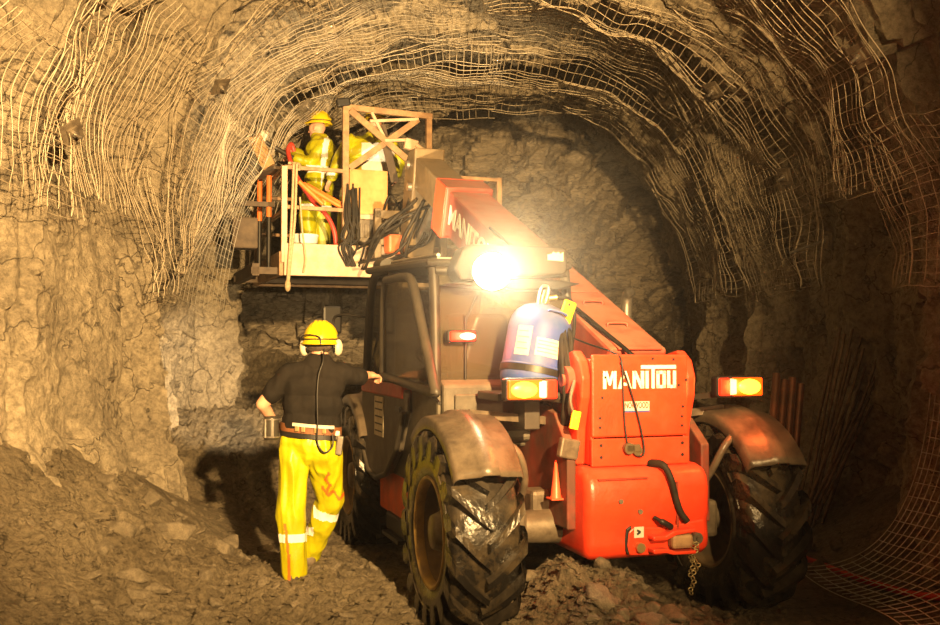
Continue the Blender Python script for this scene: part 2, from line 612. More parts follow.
def shell():
    ph = np.linspace(R(-32), R(212), 300)
    ys = np.concatenate([np.arange(-2.5, 4.5, .14), np.arange(4.5, YEND + 1.2, .055)])
    PH, YY = np.meshgrid(ph, ys)
    phi, y = PH.ravel(), YY.ravel()
    rho = profile(phi, y)
    P = axis_pt(phi, y, rho)
    d = rock_disp(P)
    left = np.clip(-np.cos(phi), 0, 1)
    d = d * (1 - .35 * left * (y < 9.5))
    P = axis_pt(phi, y, rho + d)
    n = len(ph)
    def grid(c0, c1):
        idx = np.arange(len(ys) * n).reshape(len(ys), n)[:, c0:c1 + 1]
        co = P[idx.ravel()]
        r, c = idx.shape
        k = np.arange(r * c).reshape(r, c)
        f = np.stack([k[:-1, :-1].ravel(), k[1:, :-1].ravel(), k[1:, 1:].ravel(), k[:-1, 1:].ravel()], 1)
        return co, f
    c1 = int(np.searchsorted(ph, R(52)))
    c2 = int(np.searchsorted(ph, R(128)))
    for nm, a, b in (('wall_right', 0, c1), ('ceiling', c1, c2), ('wall_left', c2, n - 1)):
        co, f = grid(a, b)
        tag(arr_mesh(nm, co, f, M_ROCK, False), kind='structure')
    # the blasted end face
    xs = np.linspace(-5.2, 5.2, 200)
    zs = np.linspace(-.6, 7.4, 160)
    X, Z = np.meshgrid(xs, zs)
    X, Z = X.ravel(), Z.ravel()
    P = np.stack([X, np.full_like(X, YEND), Z], 1)
    rr = np.sqrt((X / 4.6) ** 2 + ((Z - 1.6) / 5) ** 2)
    q = P + .3 * np.stack([fbm(P * .8, 3, 55), fbm(P * .8, 3, 59), fbm(P * .8, 3, 63)], 1)
    rot = np.stack([q[:, 0] * .8 + q[:, 2] * .6, q[:, 1], q[:, 2] * .8 - q[:, 0] * .6], 1)
    y = YEND - .5 * rr ** 2 + .35 * fbm(P * .5, 3, 71) + .55 * facet(rot * np.array([.55, 1, 1.1]), 80, .6) + .34 * facet(rot * np.array([1.0, 1, 2.2]), 90, .7)
    y += .13 * facet(rot * np.array([3, 1, 7]), 95, .7) + .05 * fbm(P * 4, 4, 75)
    P[:, 1] = y
    k = np.arange(len(P)).reshape(160, 200)
    f = np.stack([k[:-1, :-1].ravel(), k[:-1, 1:].ravel(), k[1:, 1:].ravel(), k[1:, :-1].ravel()], 1)
    tag(arr_mesh('wall_back', P, f, M_FACE, False), kind='structure')


def ground_z(X, Y):
    X, Y = np.asarray(X, float), np.asarray(Y, float)
    P = np.stack([X, Y, np.zeros_like(X)], 1)
    z = .05 * fbm(P * .6, 3, 101)
    talus = np.clip((-1.75 - X) / 1.3, 0, 1.3) ** 1.3 * .95 * np.exp(-((Y - 7.4) / 2.3) ** 2)
    z = z + talus
    z += .10 * np.exp(-((X + 1.0) / .9) ** 2 - ((Y - 7.1) / .9) ** 2)             # mound where the man stands
    z += .36 * np.exp(-((X - .72) / .42) ** 2 - ((Y - 6.05) / .55) ** 2)         # heap under the counterweight
    z += .14 * np.exp(-((X - .85) / .6) ** 2 - ((Y - 5.2) / .7) ** 2)
    z += .5 * np.clip((X - 2.9) / .8, 0, 1) * np.exp(-((Y - 8.5) / 2) ** 2)
    z += .7 * np.clip((Y - 14.5) / 2.5, 0, 1) ** 1.4                               # muck at the face
    z += .85 * np.clip((Y - 9.4) / 2.6, 0, 1) * np.clip((-.9 - X) / .8, 0, 1)
    z -= .10 * np.exp(-((X + 1.95) / .5) ** 2 - ((Y - 8.7) / .6) ** 2)            # puddle hollow
    # tyre ruts
    return z


def ground_detail(X, Y):
    P = np.stack([X, Y, np.zeros_like(X)], 1)
    rub = np.exp(-((X - .8) / .75) ** 2 - ((Y - 5.7) / 1.0) ** 2) + .9 * np.exp(-((X + 2.35) / .8) ** 2 - ((Y - 7.0) / 1.6) ** 2) + .6 * np.exp(-((X + .7) / 1.2) ** 2 - ((Y - 6.0) / 1.0) ** 2)
    rub = rub + 1.3 * np.clip((Y - 9.3) / .8, 0, 1) * np.clip((-.7 - X) / .6, 0, 1)
    rub = np.clip(rub + .18 + .25 * vnoise(P * .9, 120), .05, 1.5)
    pud = np.exp(-((X + 1.95) / .45) ** 2 - ((Y - 8.7) / .5) ** 2)
    q = P + .06 * np.stack([vnoise(P * 5, 131), vnoise(P * 5, 132), np.zeros_like(X)], 1)
    d = .07 * facet(q * 4.5, 140, .5) + .032 * facet(q * 11, 150, .5) + .024 * fbm(P * 9, 4, 160)
    return d * rub * (1 - .9 * pud)


GRID = []


def ground():
    xs = np.arange(-4.3, 4.31, .034)
    ys = np.concatenate([np.arange(1.0, 4.6, .12), np.arange(4.6, 9.5, .032), np.arange(9.5, 12.5, .05), np.arange(12.5, YEND + 1.0, .10)])
    X, Y = np.meshgrid(xs, ys)
    X, Y = X.ravel(), Y.ravel()
    Z = ground_z(X, Y) + ground_detail(X, Y)
    k = np.arange(len(X)).reshape(len(ys), len(xs))
    f = np.stack([k[:-1, :-1].ravel(), k[:-1, 1:].ravel(), k[1:, 1:].ravel(), k[1:, :-1].ravel()], 1)
    GRID.extend([xs, ys, Z.reshape(len(ys), len(xs))])
    tag(arr_mesh('floor', np.stack([X, Y, Z], 1), f, M_FLOOR, False), kind='structure')


def gz(x, y):
    xs, ys, Z = GRID
    i = min(max(int(np.searchsorted(xs, x)) - 1, 0), len(xs) - 2)
    j = min(max(int(np.searchsorted(ys, y)) - 1, 0), len(ys) - 2)
    u, v = (x - xs[i]) / (xs[i + 1] - xs[i]), (y - ys[j]) / (ys[j + 1] - ys[j])
    return float((Z[j, i] * (1 - u) + Z[j, i + 1] * u) * (1 - v) + (Z[j + 1, i] * (1 - u) + Z[j + 1, i + 1] * u) * v)


shell()
ground()

# puddle
pts = []
for k in range(28):
    a = 2 * PI * k / 28
    r = .42 + .1 * math.sin(3 * a + 1) + .05 * math.sin(5 * a)
    pts.append((-1.97 + r * math.cos(a), 8.7 + r * 1.15 * math.sin(a)))
tag(MB().prism(pts, (0, 0, -.075), (1, 0, 0), (0, 1, 0), (0, 0, 1), .03).build('puddle', M_WATER), 'muddy brown puddle on the floor by the left wall behind the man', 'puddle')


# ------------------------------------------------------------------ weld-mesh screens
def hit(px, py):
    dr = Vector(((px - 470) / F, 1.0, (HOR - py) / F))
    t = 4.0
    while t < 16.5:
        x, z = dr.x * t, EYE + dr.z * t - CZ
        phi = math.atan2(z, x)
        if phi < -PI / 2:
            phi += 2 * PI
        P = axis_pt(np.array([phi]), np.array([t]), profile(np.array([phi]), np.array([t])))
        if math.hypot(x, z) > math.hypot(P[0, 0], P[0, 2] - CZ):
            break
        t += .03
    return phi, t


def surf(phi, y, off, seed, billow):
    rho = profile(phi, y, .38)
    # the sheet spans hollows: follow the narrow rock only loosely
    rho2 = (profile(phi, y - .5, .38) + profile(phi, y + .5, .38) + rho) / 3
    rho = np.minimum(rho, rho2)
    P = axis_pt(phi, y, rho)
    b = billow * (.7 * fbm(P * .8, 3, seed) + .35 * fbm(P * 2.2, 2, seed + 7))
    rr = rho + np.minimum(.6 * smooth_disp(P) - .06, .12) - off - .10 + b
    q = axis_pt(phi, y, rr)
    q += (.05 * np.stack([fbm(P * 1.3, 2, seed + 20), fbm(P * 1.3, 2, seed + 30), fbm(P * 1.3, 2, seed + 40)], 1))
    return q


def wires_from(fn, u0, u1, v0, v1, nu, nv, ru, rv, m, name, ragged=0.0, seed=0):
    """nu wires of constant u, nv wires of constant v; fn maps arrays u, v to points"""
    mb = MB()
    rnd = random.Random(seed)
    def run(pts, r):
        n = len(pts)
        d = np.gradient(pts, axis=0)
        d /= np.linalg.norm(d, axis=1)[:, None] + 1e-9
        a = np.cross(d, np.array([.31, .52, .79]))
        a /= np.linalg.norm(a, axis=1)[:, None] + 1e-9
        b = np.cross(d, a)
        vs = np.empty((n, 3, 3))
        for j in range(3):
            an = 2 * PI * j / 3
            vs[:, j] = pts + r * (a * math.cos(an) + b * math.sin(an))
        fs = []
        for k in range(n - 1):
            for j in range(3):
                j2 = (j + 1) % 3
                fs.append([k * 3 + j, k * 3 + j2, k * 3 + 3 + j2, k * 3 + 3 + j])
        mb.add(vs.reshape(-1, 3).tolist(), fs, True)
    for k in range(nu):
        t = k / max(nu - 1, 1)
        e0, e1 = rnd.random() * ragged, 1 - rnd.random() * ragged
        v = np.linspace(v0 + (v1 - v0) * e0, v0 + (v1 - v0) * e1, max(12, nv * 2))
        run(fn(np.full_like(v, u0 + (u1 - u0) * t), v), ru)
    for k in range(nv):
        t = k / max(nv - 1, 1)
        e0, e1 = rnd.random() * ragged * .5, 1 - rnd.random() * ragged * .5
        u = np.linspace(u0 + (u1 - u0) * e0, u0 + (u1 - u0) * e1, max(12, nu * 2))
        run(fn(u, np.full_like(u, v0 + (v1 - v0) * t)), rv)
    return mb.build(name, m)


def sheet(p0, p1, y0, y1, seed, label, sp=.088, off=.05, billow=.12, r=.0038, ragged=.05, skew=0.0, m=None):
    p0, p1 = R(p0), R(p1)
    L = abs(p1 - p0) * 3.7
    def fn(u, v):
        vv = v + skew * (u - p0)
        return surf(u, vv, off, seed, billow)
    o = wires_from(fn, p0, p1, y0, y1, int(L / sp), int((y1 - y0) / sp), r, r, m or M_WIRE, 'mesh_sheet', ragged, seed)
    return tag(o, label, 'wire mesh', 'welded wire mesh on the rock')


sheet(140, 159, 5.4, 7.3, 11, 'wire mesh at the left edge of the photo, sagging off the near left wall', off=.08, billow=.18, ragged=.14)
sheet(128, 156, 6.4, 9.0, 12, 'billowed wire mesh high on the near left wall, left of the worker platform', off=.06, billow=.22, ragged=.08)
sheet(148, 169, 8.4, 9.4, 13, 'torn wire mesh bunched on the rib of the left wall', off=.10, billow=.26, ragged=.25, sp=.11)
sheet(112, 136, 8.7, 11.4, 14, 'wavy wire mesh on the upper left of the roof', off=.06, billow=.16)
sheet(134, 163, 9.1, 11.3, 15, 'wire mesh curving down the left wall behind the rib', off=.12, billow=.12)
sheet(90, 114, 9.0, 11.5, 16, 'wire mesh at the crown at the top edge of the photo', off=.05, billow=.15)
sheet(84, 118, 11.3, 13.9, 17, 'wire mesh sheet over the worker platform at the crown', off=.14, billow=.10, sp=.085, r=.0055)
sheet(116, 150, 11.3, 13.7, 18, 'wire mesh the two platform workers are fixing to the left roof', off=.10, billow=.12, sp=.085, r=.0055)
sheet(44, 86, 11.3, 13.8, 19, 'wire mesh on the last right-hand arch before the bare face', off=.10, billow=.12, sp=.09, r=.0055)
sheet(14, 46, 11.4, 13.8, 20, 'wire mesh on the lower right arch above the right rear lamp', off=.10, billow=.12, sp=.09, r=.0055)
sheet(46, 88, 8.9, 11.4, 21, 'wire mesh on the middle right arch at the top of the photo', off=.08, billow=.12, sp=.085, r=.0048)
sheet(12, 47, 9.0, 11.5, 22, 'wire mesh hanging on the middle right wall above the leaning rods', off=.07, billow=.12, ragged=.1)
sheet(24, 60, 6.6, 9.1, 23, 'wire mesh on the dark near right shoulder of the drift', off=.06, billow=.14)
sheet(10, 30, 5.6, 7.5, 24, 'wire mesh on the dark right wall at the right edge of the photo', off=.06, billow=.10, ragged=.1)


# the hanging triangular sheet left of the platform
def hang(u, v):
    # u 0..1 down the sheet, v 0..1 across
    a = np.array(W(262, 112, 11.9)); b = np.array(W(176, 292, 10.0)); c = np.array(W(221, 318, 11.0)); d = np.array(W(268, 128, 12.3))
    top = a + (d - a) * v[:, None]
    bot = b + (c - b) * v[:, None]
    p = top + (bot - top) * u[:, None]
    p[:, 0] += .06 * np.sin(u * 4 + v * 2) - .18 * np.sin(u * PI) * (1 - v)
    p[:, 1] += .10 * np.sin(u * 5 + 3 * v)
    return p


tag(wires_from(hang, 0, 1, 0, 1, 26, 15, .0036, .0036, M_WIREN, 'mesh_sheet', .02, 3),
    'loose pale wire mesh sheet hanging beside the left end of the platform', 'wire mesh', 'welded wire mesh on the rock')


def loose(u, v):
    t = np.clip(u, 0, 1)
    x = 3.46 - .2 * t - .85 * t ** 2.2 + .05 * np.sin(v * 5)
    z = .10 + 1.45 * (1 - t) ** 1.9 + .02 * np.sin(v * 7 + t * 6)
    y = 5.4 + 2.0 * v - .1 * t
    return np.stack([x, y, z], 1)


tag(wires_from(loose, 0, 1, 0, 1, 20, 24, .0038, .0038, M_WIREN, 'mesh_sheet', .04, 5),
    'loose wire mesh sheet curling from the right wall onto the floor', 'wire mesh', 'welded wire mesh on the rock')

# rock bolts: plate, nut and bar end
BOLTS = [(740, 62, 'rock bolt plate on the dark upper right roof'),
         (865, 224, 'tilted rock bolt plate on the right wall with its long bar showing'),
         (548, 86, 'rock bolt plate at the crown edge just right of the top of the arch'),
         (636, 204, 'rock bolt plate on the lower edge of the right arch'),
         (192, 58, 'rock bolt plate among the billowed mesh at the upper left'),
         (430, 92, 'rock bolt plate in the mesh above the platform frame'),
         (288, 78, 'rock bolt plate in the mesh above the left platform worker'),
         (196, 262, 'rock bolt plate on the left wall by the hanging mesh'),
         (42, 112, 'rock bolt plate low in the mesh on the near left wall'),
         (700, 68, 'rock bolt plate on the lit edge of the middle right arch'),
         (905, 30, 'rock bolt plate in the far top right corner'),
         (800, 168, 'rock bolt plate low on the right shoulder of the drift')]
for i, (px, py, lab) in enumerate(BOLTS):
    phi, t = hit(px, py)
    P = Vector(surf(np.array([phi]), np.array([t]), .08, 3, 0)[0])
    nrm = Vector((-math.cos(phi), -.35, -math.sin(phi))).normalized()
    root = thing('rock_bolt', lab, 'rock bolt', P, 0, 'rock bolts with square plates')
    x, y, d = frame_from(nrm)
    Mx = Matrix((x, y, d)).transposed() @ Matrix.Rotation(.3 * i, 3, 'Z')
    MB().box((0, 0, 0), (.17, .17, .012), Mx, .004).box(nrm * .012, (.09, .09, .02), Mx, .006).build('plate', M_HUB, root)
    L = .42 if i == 1 else .10
    MB().cyl(nrm * .0, nrm * L, .012, n=8).build('bar', M_STEEL, root)
    MB().cyl(nrm * .015, nrm * .045, .024, n=6, smooth=False).build('nut', M_STEEL, root)

# ------------------------------------------------------------------ loose rock
def stone_mesh(seed, elong):
    rnd = random.Random(seed)
    b = bmesh.new()
    for k in range(16):
        v = Vector((rnd.gauss(0, 1), rnd.gauss(0, 1), rnd.gauss(0, 1))).normalized() * rnd.uniform(.75, 1.1)
        b.verts.new((v.x * elong[0], v.y * elong[1], v.z * elong[2]))
    r = bmesh.ops.convex_hull(b, input=b.verts)
    bmesh.ops.delete(b, geom=[g for g in r['geom_interior'] if isinstance(g, bmesh.types.BMVert)], context='VERTS')
    bmesh.ops.bevel(b, geom=b.edges[:], offset=.06, segments=1, affect='EDGES')
    me = bpy.data.meshes.new('rock')
    b.to_mesh(me)
    b.free()
    me.materials.append(M_STONE)
    return me


STONES = [stone_mesh(i, e) for i, e in enumerate([(1, .8, .55), (1, .7, .45), (.9, .9, .7), (1.2, .6, .5), (1, .95, .4), (.8, .8, .8), (1.1, .8, .35), (1, .6, .6)])]


def scatter(n, fx, smin, smax, label, group, seed):
    rnd = random.Random(seed)
    for k in range(n):
        x, y = fx(rnd)
        s = smin + (smax - smin) * rnd.random() ** 2
        o = bpy.data.objects.new('rock', rnd.choice(STONES))
        COL.objects.link(o)
        o.location = (x, y, gz(x, y) + s * .12)
        o.rotation_euler = (rnd.uniform(-.5, .5), rnd.uniform(-.5, .5), rnd.uniform(0, 6.28))
        o.scale = (s, s, s)
        tag(o, label, 'rock', group)


scatter(90, lambda r: (r.gauss(.75, .40), r.uniform(4.9, 6.3)), .03, .115, 'angular broken rock on the heap under the red counterweight', 'broken rocks under the counterweight', 1)
scatter(80, lambda r: (r.uniform(-3.0, -1.7), r.uniform(5.9, 8.6)), .03, .13, 'dusty broken rock on the slope at the foot of the left wall', 'broken rocks at the foot of the left wall', 2)
scatter(60, lambda r: (r.uniform(-2.0, -.25), r.uniform(5.4, 7.3)), .02, .07, 'small broken rock on the mud around the standing man', 'broken rocks around the standing man', 3)
scatter(16, lambda r: (r.uniform(2.5, 3.3), r.uniform(6.8, 8.8)), .04, .12, 'dark broken rock on the floor by the right wall', 'broken rocks by the right wall', 4)

# fine gravel
gb = MB()
rg = random.Random(5)
for k in range(6000):
    zone = rg.random()
    if zone < .45:
        x, y = rg.gauss(.7, .5), rg.uniform(4.8, 6.6)
    elif zone < .8:
        x, y = rg.uniform(-3.0, .3), rg.uniform(5.2, 8.2)
    else:
        x, y = rg.uniform(-2.5, 3.2), rg.uniform(5.2, 10)
    s = .008 + .030 * rg.random() ** 2
    z = gz(x, y) + s * .3
    vs = [(x + s * rg.uniform(.6, 1.2) * a, y + s * rg.uniform(.6, 1.2) * b, z + s * rg.uniform(.5, .9) * c) for a, b, c in ((1, 0, 0), (0, 1, 0), (-1, 0, 0), (0, -1, 0), (.1, .1, 1), (0, 0, -1))]
    gb.add(vs, [[0, 1, 4], [1, 2, 4], [2, 3, 4], [3, 0, 4], [1, 0, 5], [2, 1, 5], [3, 2, 5], [0, 3, 5]])
tag(gb.build('gravel', M_FLOOR), 'fine crushed gravel strewn over the mud floor', 'gravel', kind='stuff')

# ------------------------------------------------------------------ the telehandler
YAW = R(18)
TH = thing('telehandler', 'orange-red telescopic handler with its boom raised, seen from behind', 'telehandler', (.927, 6.36, 0), YAW)
TM = Matrix.Translation((.927, 6.36, 0)) @ Matrix.Rotation(YAW, 4, 'Z')


def T(v, u, w):                       # telehandler coordinates (right, forward, up) to the mine
    return TM @ Vector((v, u, w))


def tyre(c, side, spin):
    """side -1 left, +1 right; the axle runs along x"""
    Rr, hw = .545, .20
    prof = [(.31, -hw * .78), (.33, -hw * .95), (.42, -hw * 1.06), (.50, -hw * 1.0), (.535, -hw * .86), (Rr, -hw * .4), (Rr + .004, 0), (Rr, hw * .4), (.535, hw * .86), (.50, hw), (.42, hw * 1.06), (.33, hw * .95), (.31, hw * .78)]
    mb = MB().lathe(prof, c, (1, 0, 0), 56)
    mb.lathe([(.31, hw * .78), (.29, 0), (.31, -hw * .78)], c, (1, 0, 0), 56)
    mb.torus(V(*c) + V(side * hw * 1.03, 0, 0), .445, .010, (1, 0, 0), 48, 6)
    mb.torus(V(*c) + V(-side * hw * 1.03, 0, 0), .445, .010, (1, 0, 0), 48, 6)
    n = 17
    for s in (-1, 1):
        for k in range(n):
            th0 = 2 * PI * (k + (.5 if s > 0 else 0)) / n + spin
            rows = []
            for j in range(9):
                t = j / 8
                a = s * (-.012 + (hw * 1.10 + .012) * min(t / .8, 1.0))
                th = th0 + .50 * t ** 1.15
                rt = Rr + .056 - (.01 * max(0, t - .6) * 2.5)
                rb = Rr - .015
                if t > .8:
                    q = (t - .8) / .2
                    rt = Rr + .045 - .07 * q
                    rb = Rr - .06 - .06 * q
                w = .019 + .013 * t
                rows.append((a, th, rt, rb, w))
            vs, fs = [], []
            for (a, th, rt, rb, w) in rows:
                for (rad, dw) in ((rb, -w * 1.35), (rt, -w), (rt, w), (rb, w * 1.35)):
                    an = th + dw / Rr
                    vs.append((c[0] + a, c[1] + rad * math.sin(an), c[2] + rad * math.cos(an)))
            for j in range(8):
                o = j * 4
                for q in range(3):
                    fs.append([o + q, o + q + 1, o + q + 5, o + q + 4])
            fs.append([0, 1, 2, 3])
            fs.append([32, 33, 34, 35])
            mb.add(vs, fs, False)
    return mb


def wheel(v, u, side, spin=0.0, full=True):
    c = (v, u, .60)
    t = tyre(c, side, spin).build('tyre', M_TYRE, TH, fix=True)
    hw = .20
    rim = MB().lathe([(.335, hw * .86), (.325, hw * .96), (.305, hw * .90), (.30, hw * .5), (.27, hw * .15), (.17, hw * .05), (.15, hw * .30), (.0, hw * .32)], c, (side, 0, 0), 44)
    rim.lathe([(.335, -hw * .86), (.325, -hw * .96), (.305, -hw * .90), (.295, -hw * .3), (.20, -hw * .0)], c, (side, 0, 0), 44)
    RM = rim.build('rim', M_RIMD, TH, fix=True)
    MB().lathe([(.338, hw * .84), (.332, hw * .99), (.318, hw * 1.0), (.303, hw * .90), (.300, hw * .70)], c, (side, 0, 0), 44).build('rim_flange', M_RIM, RM)
    hb = MB().lathe([(.15, 0), (.15, .07), (.12, .10), (.10, .15), (.0, .155)], V(*c) + V(side * hw * .1, 0, 0), (side, 0, 0), 28)
    for k in range(8):
        a = 2 * PI * k / 8
        p = V(*c) + V(side * hw * .12, .205 * math.sin(a), .205 * math.cos(a))
        hb.cyl(p, p + V(side * .035, 0, 0), .016, n=6, smooth=False)
    hb.build('hub', M_HUB, TH)
    return t


WL, WR = -1.04, .815
for (v, u, s, sp) in ((WL, 0, -1, .1), (WR, 0, 1, .33), (WL + .05, 2.78, -1, .2), (WR, 2.78, 1, .45)):
    wheel(v, u, s, sp)

# axles
for u in (0, 2.78):
    ax = MB().cyl((-.90, u, .60), (-.25, u, .60), .085, .12, 20).cyl((.25, u, .60), (.70, u, .60), .12, .085, 20).ball((0, u, .6), (.30, .22, .22))
    ax.box((-.72, u, .60), (.16, .22, .24), None, .03).box((.60, u, .60), (.14, .22, .24), None, .03)
    ax.build('axle', M_HUB, TH)

# chassis
ch = MB()
ch.span((-.40, -.22, .58), (-.28, 3.5, 1.08), .02).span((.28, -.22, .58), (.40, 3.5, 1.08), .02)
ch.span((-.30, .3, .55), (.30, 3.4, .70), .02).span((-.30, -.1, .95), (.30, .4, 1.05), .01)
ch.prism([(-.3, .62), (.35, .62), (.75, 1.05), (.75, 1.42), (-.10, 1.30), (-.3, 1.1)], (-.47, 0, 0), (0, 1, 0), (0, 0, 1), (1, 0, 0), .06, .01)
ch.prism([(-.3, .62), (.35, .62), (.75, 1.05), (.75, 1.30), (-.10, 1.25), (-.3, 1.1)], (.43, 0, 0), (0, 1, 0), (0, 0, 1), (1, 0, 0), .06, .01)
ch.span((-.98, .62, 1.02), (-.42, .72, 1.40), .015)
ch.build('chassis', M_DKRED, TH)
sk = MB()                                   # orange side skirt below the cab
sk.prism([(.70, .72), (.86, .50), (1.25, .42), (2.15, .42), (2.15, .86), (1.0, 1.36), (.80, 1.30)], (-1.04, 0, 0), (0, 1, 0), (0, 0, 1), (1, 0, 0), .5, .02)
sk.build('side_skirt', M_ORG, TH)
MB().span((-1.06, 1.25, .30), (-.62, 1.85, .44), .02).span((-1.10, 1.3, .27), (-.85, 1.8, .30), .005).build('step', M_BLACK, TH)
MB().span((-.58, -.02, .62), (-.42, .16, .82), .03).cyl((-.50, .07, .62), (-.50, .07, .50), .05, n=14).build('axle_bracket', M_HUB, TH)
# bright red pointed marker by the left rear wheel
MB().lathe([(.036, 0), (.030, .02), (.006, .22), (0, .225)], (-.50, -.20, .80), (0, 0, 1), 16).box((-.50, -.20, .795), (.09, .09, .012), None, .004).build('marker_cone', mat('marker_red', (1.0, .12, .05), .4), TH)

# ---- counterweight
cw = MB()
prof = [(-.26, .46), (-.40, .46), (-.445, .50), (-.452, .56), (-.44, .66), (-.455, .70), (-.455, .86), (-.44, .93), (-.40, .975), (-.33, .995), (.10, .995), (.10, .46)]
b = bmesh.new()
lo = [b.verts.new((-.415, p[0], p[1])) for p in prof]
hi = [b.verts.new((.405, p[0], p[1])) for p in prof]
n = len(prof)
b.faces.new(lo[::-1]); b.faces.new(hi)
for k in range(n):
    b.faces.new([lo[k], lo[(k + 1) % n], hi[(k + 1) % n], hi[k]])
bmesh.ops.recalc_face_normals(b, faces=b.faces[:])
side_edges = [e for e in b.edges if abs(e.verts[0].co.x - e.verts[1].co.x) < 1e-5]
bmesh.ops.bevel(b, geom=side_edges, offset=.055, segments=5, profile=.5, affect='EDGES')
cw.bm(b, True)
CW = cw.build('counterweight', M_RED, TH)
g = MB().span((.165, -.462, .56), (.180, -.45, .90)).span((-.34, -.46, .925), (-.02, -.425, .932))
g.build('panel_groove', mat('groove_dark', (.25, .03, .012), .6), CW)
for (v, w) in ((-.075, .735), (-.20, .80)):
    MB().cyl((v, -.45, w), (v, -.468, w), .016, n=6, smooth=False).build('bolt', M_HUB, CW)
# towing hitch
hp = MB()
hp.prism([(-.145, .485), (-.16, .54), (-.15, .62), (-.12, .645), (.08, .635), (.27, .66), (.345, .67), (.36, .60), (.34, .53), (.26, .495), (.05, .475)], (0, -.462, 0), (1, 0, 0), (0, 0, 1), (0, 1, 0), .04, .008)
HP = hp.build('hitch_plate', M_RED, CW)
MB().prism([(-.168, .51), (-.172, .57), (-.162, .635), (-.13, .655), (-.13, .49), (-.155, .49)], (0, -.457, 0), (1, 0, 0), (0, 0, 1), (0, 1, 0), .03, .004).build('hitch_recess', M_BLACK, HP)
jw = MB().prism([(-.03, .60), (.05, .60), (.10, .625), (.25, .632), (.25, .612), (.12, .60), (.06, .575), (-.03, .575)], (0, -.54, 0), (1, 0, 0), (0, 0, 1), (0, 1, 0), .09, .006)
jw.prism([(-.03, .525), (.06, .525), (.12, .505), (.25, .505), (.25, .485), (.10, .487), (.05, .50), (-.03, .50)], (0, -.54, 0), (1, 0, 0), (0, 0, 1), (0, 1, 0), .09, .006)
jw.build('hitch_jaw', M_RED, HP)
MB().span((.10, -.53, .515), (.24, -.455, .60), .02).build('hitch_block', M_RUST, HP)
MB().cyl((-.085, -.455, .53), (-.085, -.492, .53), .030, n=8, smooth=False).build('bolt', M_BRASS, HP)
MB().cyl((.285, -.455, .565), (.285, -.50, .565), .034, n=18).cyl((.285, -.49, .565), (.285, -.512, .565), .014, n=8).build('hitch_pin', M_HUB, HP)
MB().span((-.118, -.466, .585), (-.055, -.461, .648)).build('warning_sticker', M_STICK, HP)
MB().bar((-.10, -.468, .630), (-.078, -.468, .618), .004, .012).bar((-.078, -.468, .618), (-.10, -.468, .605), .004, .012).build('sticker_mark', M_INK, HP)
MB().tube(smooth_path([(.01, -.47, .700), (.04, -.50, .680), (.085, -.50, .655), (.11, -.49, .64)], 5), [.012] * 5 + [.02] * 11, 8).build('hitch_lever', M_BLACK, HP)
# strap over the counterweight down to the hitch
MB().tube(smooth_path([(.035, -.36, 1.005), (.085, -.44, 1.0), (.115, -.48, .93), (.155, -.475, .80), (.185, -.475, .72), (.225, -.48, .665)], 6), [.024] * 8 + [.02] * 23, 8).build('rubber_strap', M_HOSE, CW)
cb = MB()                                   # chain
for k in range(15):
    z = .545 - k * .021
    x = .24 + .012 * math.sin(k * 1.3)
    cb.torus((x, -.505, z), .015, .0042, (0, 1, 0) if k % 2 else (1, .2, 0), 10, 5, 1.0, .75)
    if k < 9:
        cb.torus((x + .024 + .008 * math.cos(k), -.50, z - .01), .015, .0042, (1, 0, 0) if k % 2 else (.2, 1, 0), 10, 5, 1.0, .75)
cb.build('chain', mat('chain_steel', (.42, .33, .16), .4, .7), HP)

# ---- boom mount on top
bp = MB().span((-.34, -.372, 1.165), (.30, -.345, 1.655), .012).span((-.34, -.35, 1.0), (-.315, .1, 1.63), .01).span((.275, -.35, 1.0), (.30, .1, 1.63), .01)
BP = bp.build('rear_plate', M_RED, TH)
for v, w in ((-.29, 1.28), (-.29, 1.225), (-.275, 1.40), (-.255, 1.52), (.255, 1.28), (.255, 1.225), (.262, 1.34), (.235, 1.47), (.285, 1.50), (.06, 1.63), (.20, 1.625)):
    MB().cyl((v, -.37, w), (v, -.377, w), .0085, n=10).build('bolt_hole', M_BLACK, BP)
lp = MB().span((-.345, -.375, .995), (.305, -.352, 1.158), .006)
LP = lp.build('lower_plate', M_RED, TH)
for v, w in ((-.285, 1.12), (-.285, 1.05), (.255, 1.12), (.255, 1.05)):
    MB().cyl((v, -.374, w), (v, -.38, w), .010, n=10).build('bolt_hole', M_BLACK, LP)
for s, v in ((-1, -.375), (1, .325)):
    ck = MB()
    ck.prism([(-.30 + .0, 1.22), (-.36, 1.40), (-.37, 1.52), (-.33, 1.62), (-.24, 1.68), (-.12, 1.66), (-.02, 1.55), (.1, 1.30), (.05, 1.0), (-.28, 1.0)], (v - .03, 0, 0), (0, 1, 0), (0, 0, 1), (1, 0, 0), .06, .012)
    CK = ck.build('pivot_cheek', M_RED, TH)
    MB().cyl((v + s * .02, -.20, 1.50), (v + s * .075, -.20, 1.50), .085, n=24).cyl((v + s * .07, -.20, 1.50), (v + s * .09, -.20, 1.50), .04, n=16).build('pivot_pin', M_RED2, CK)
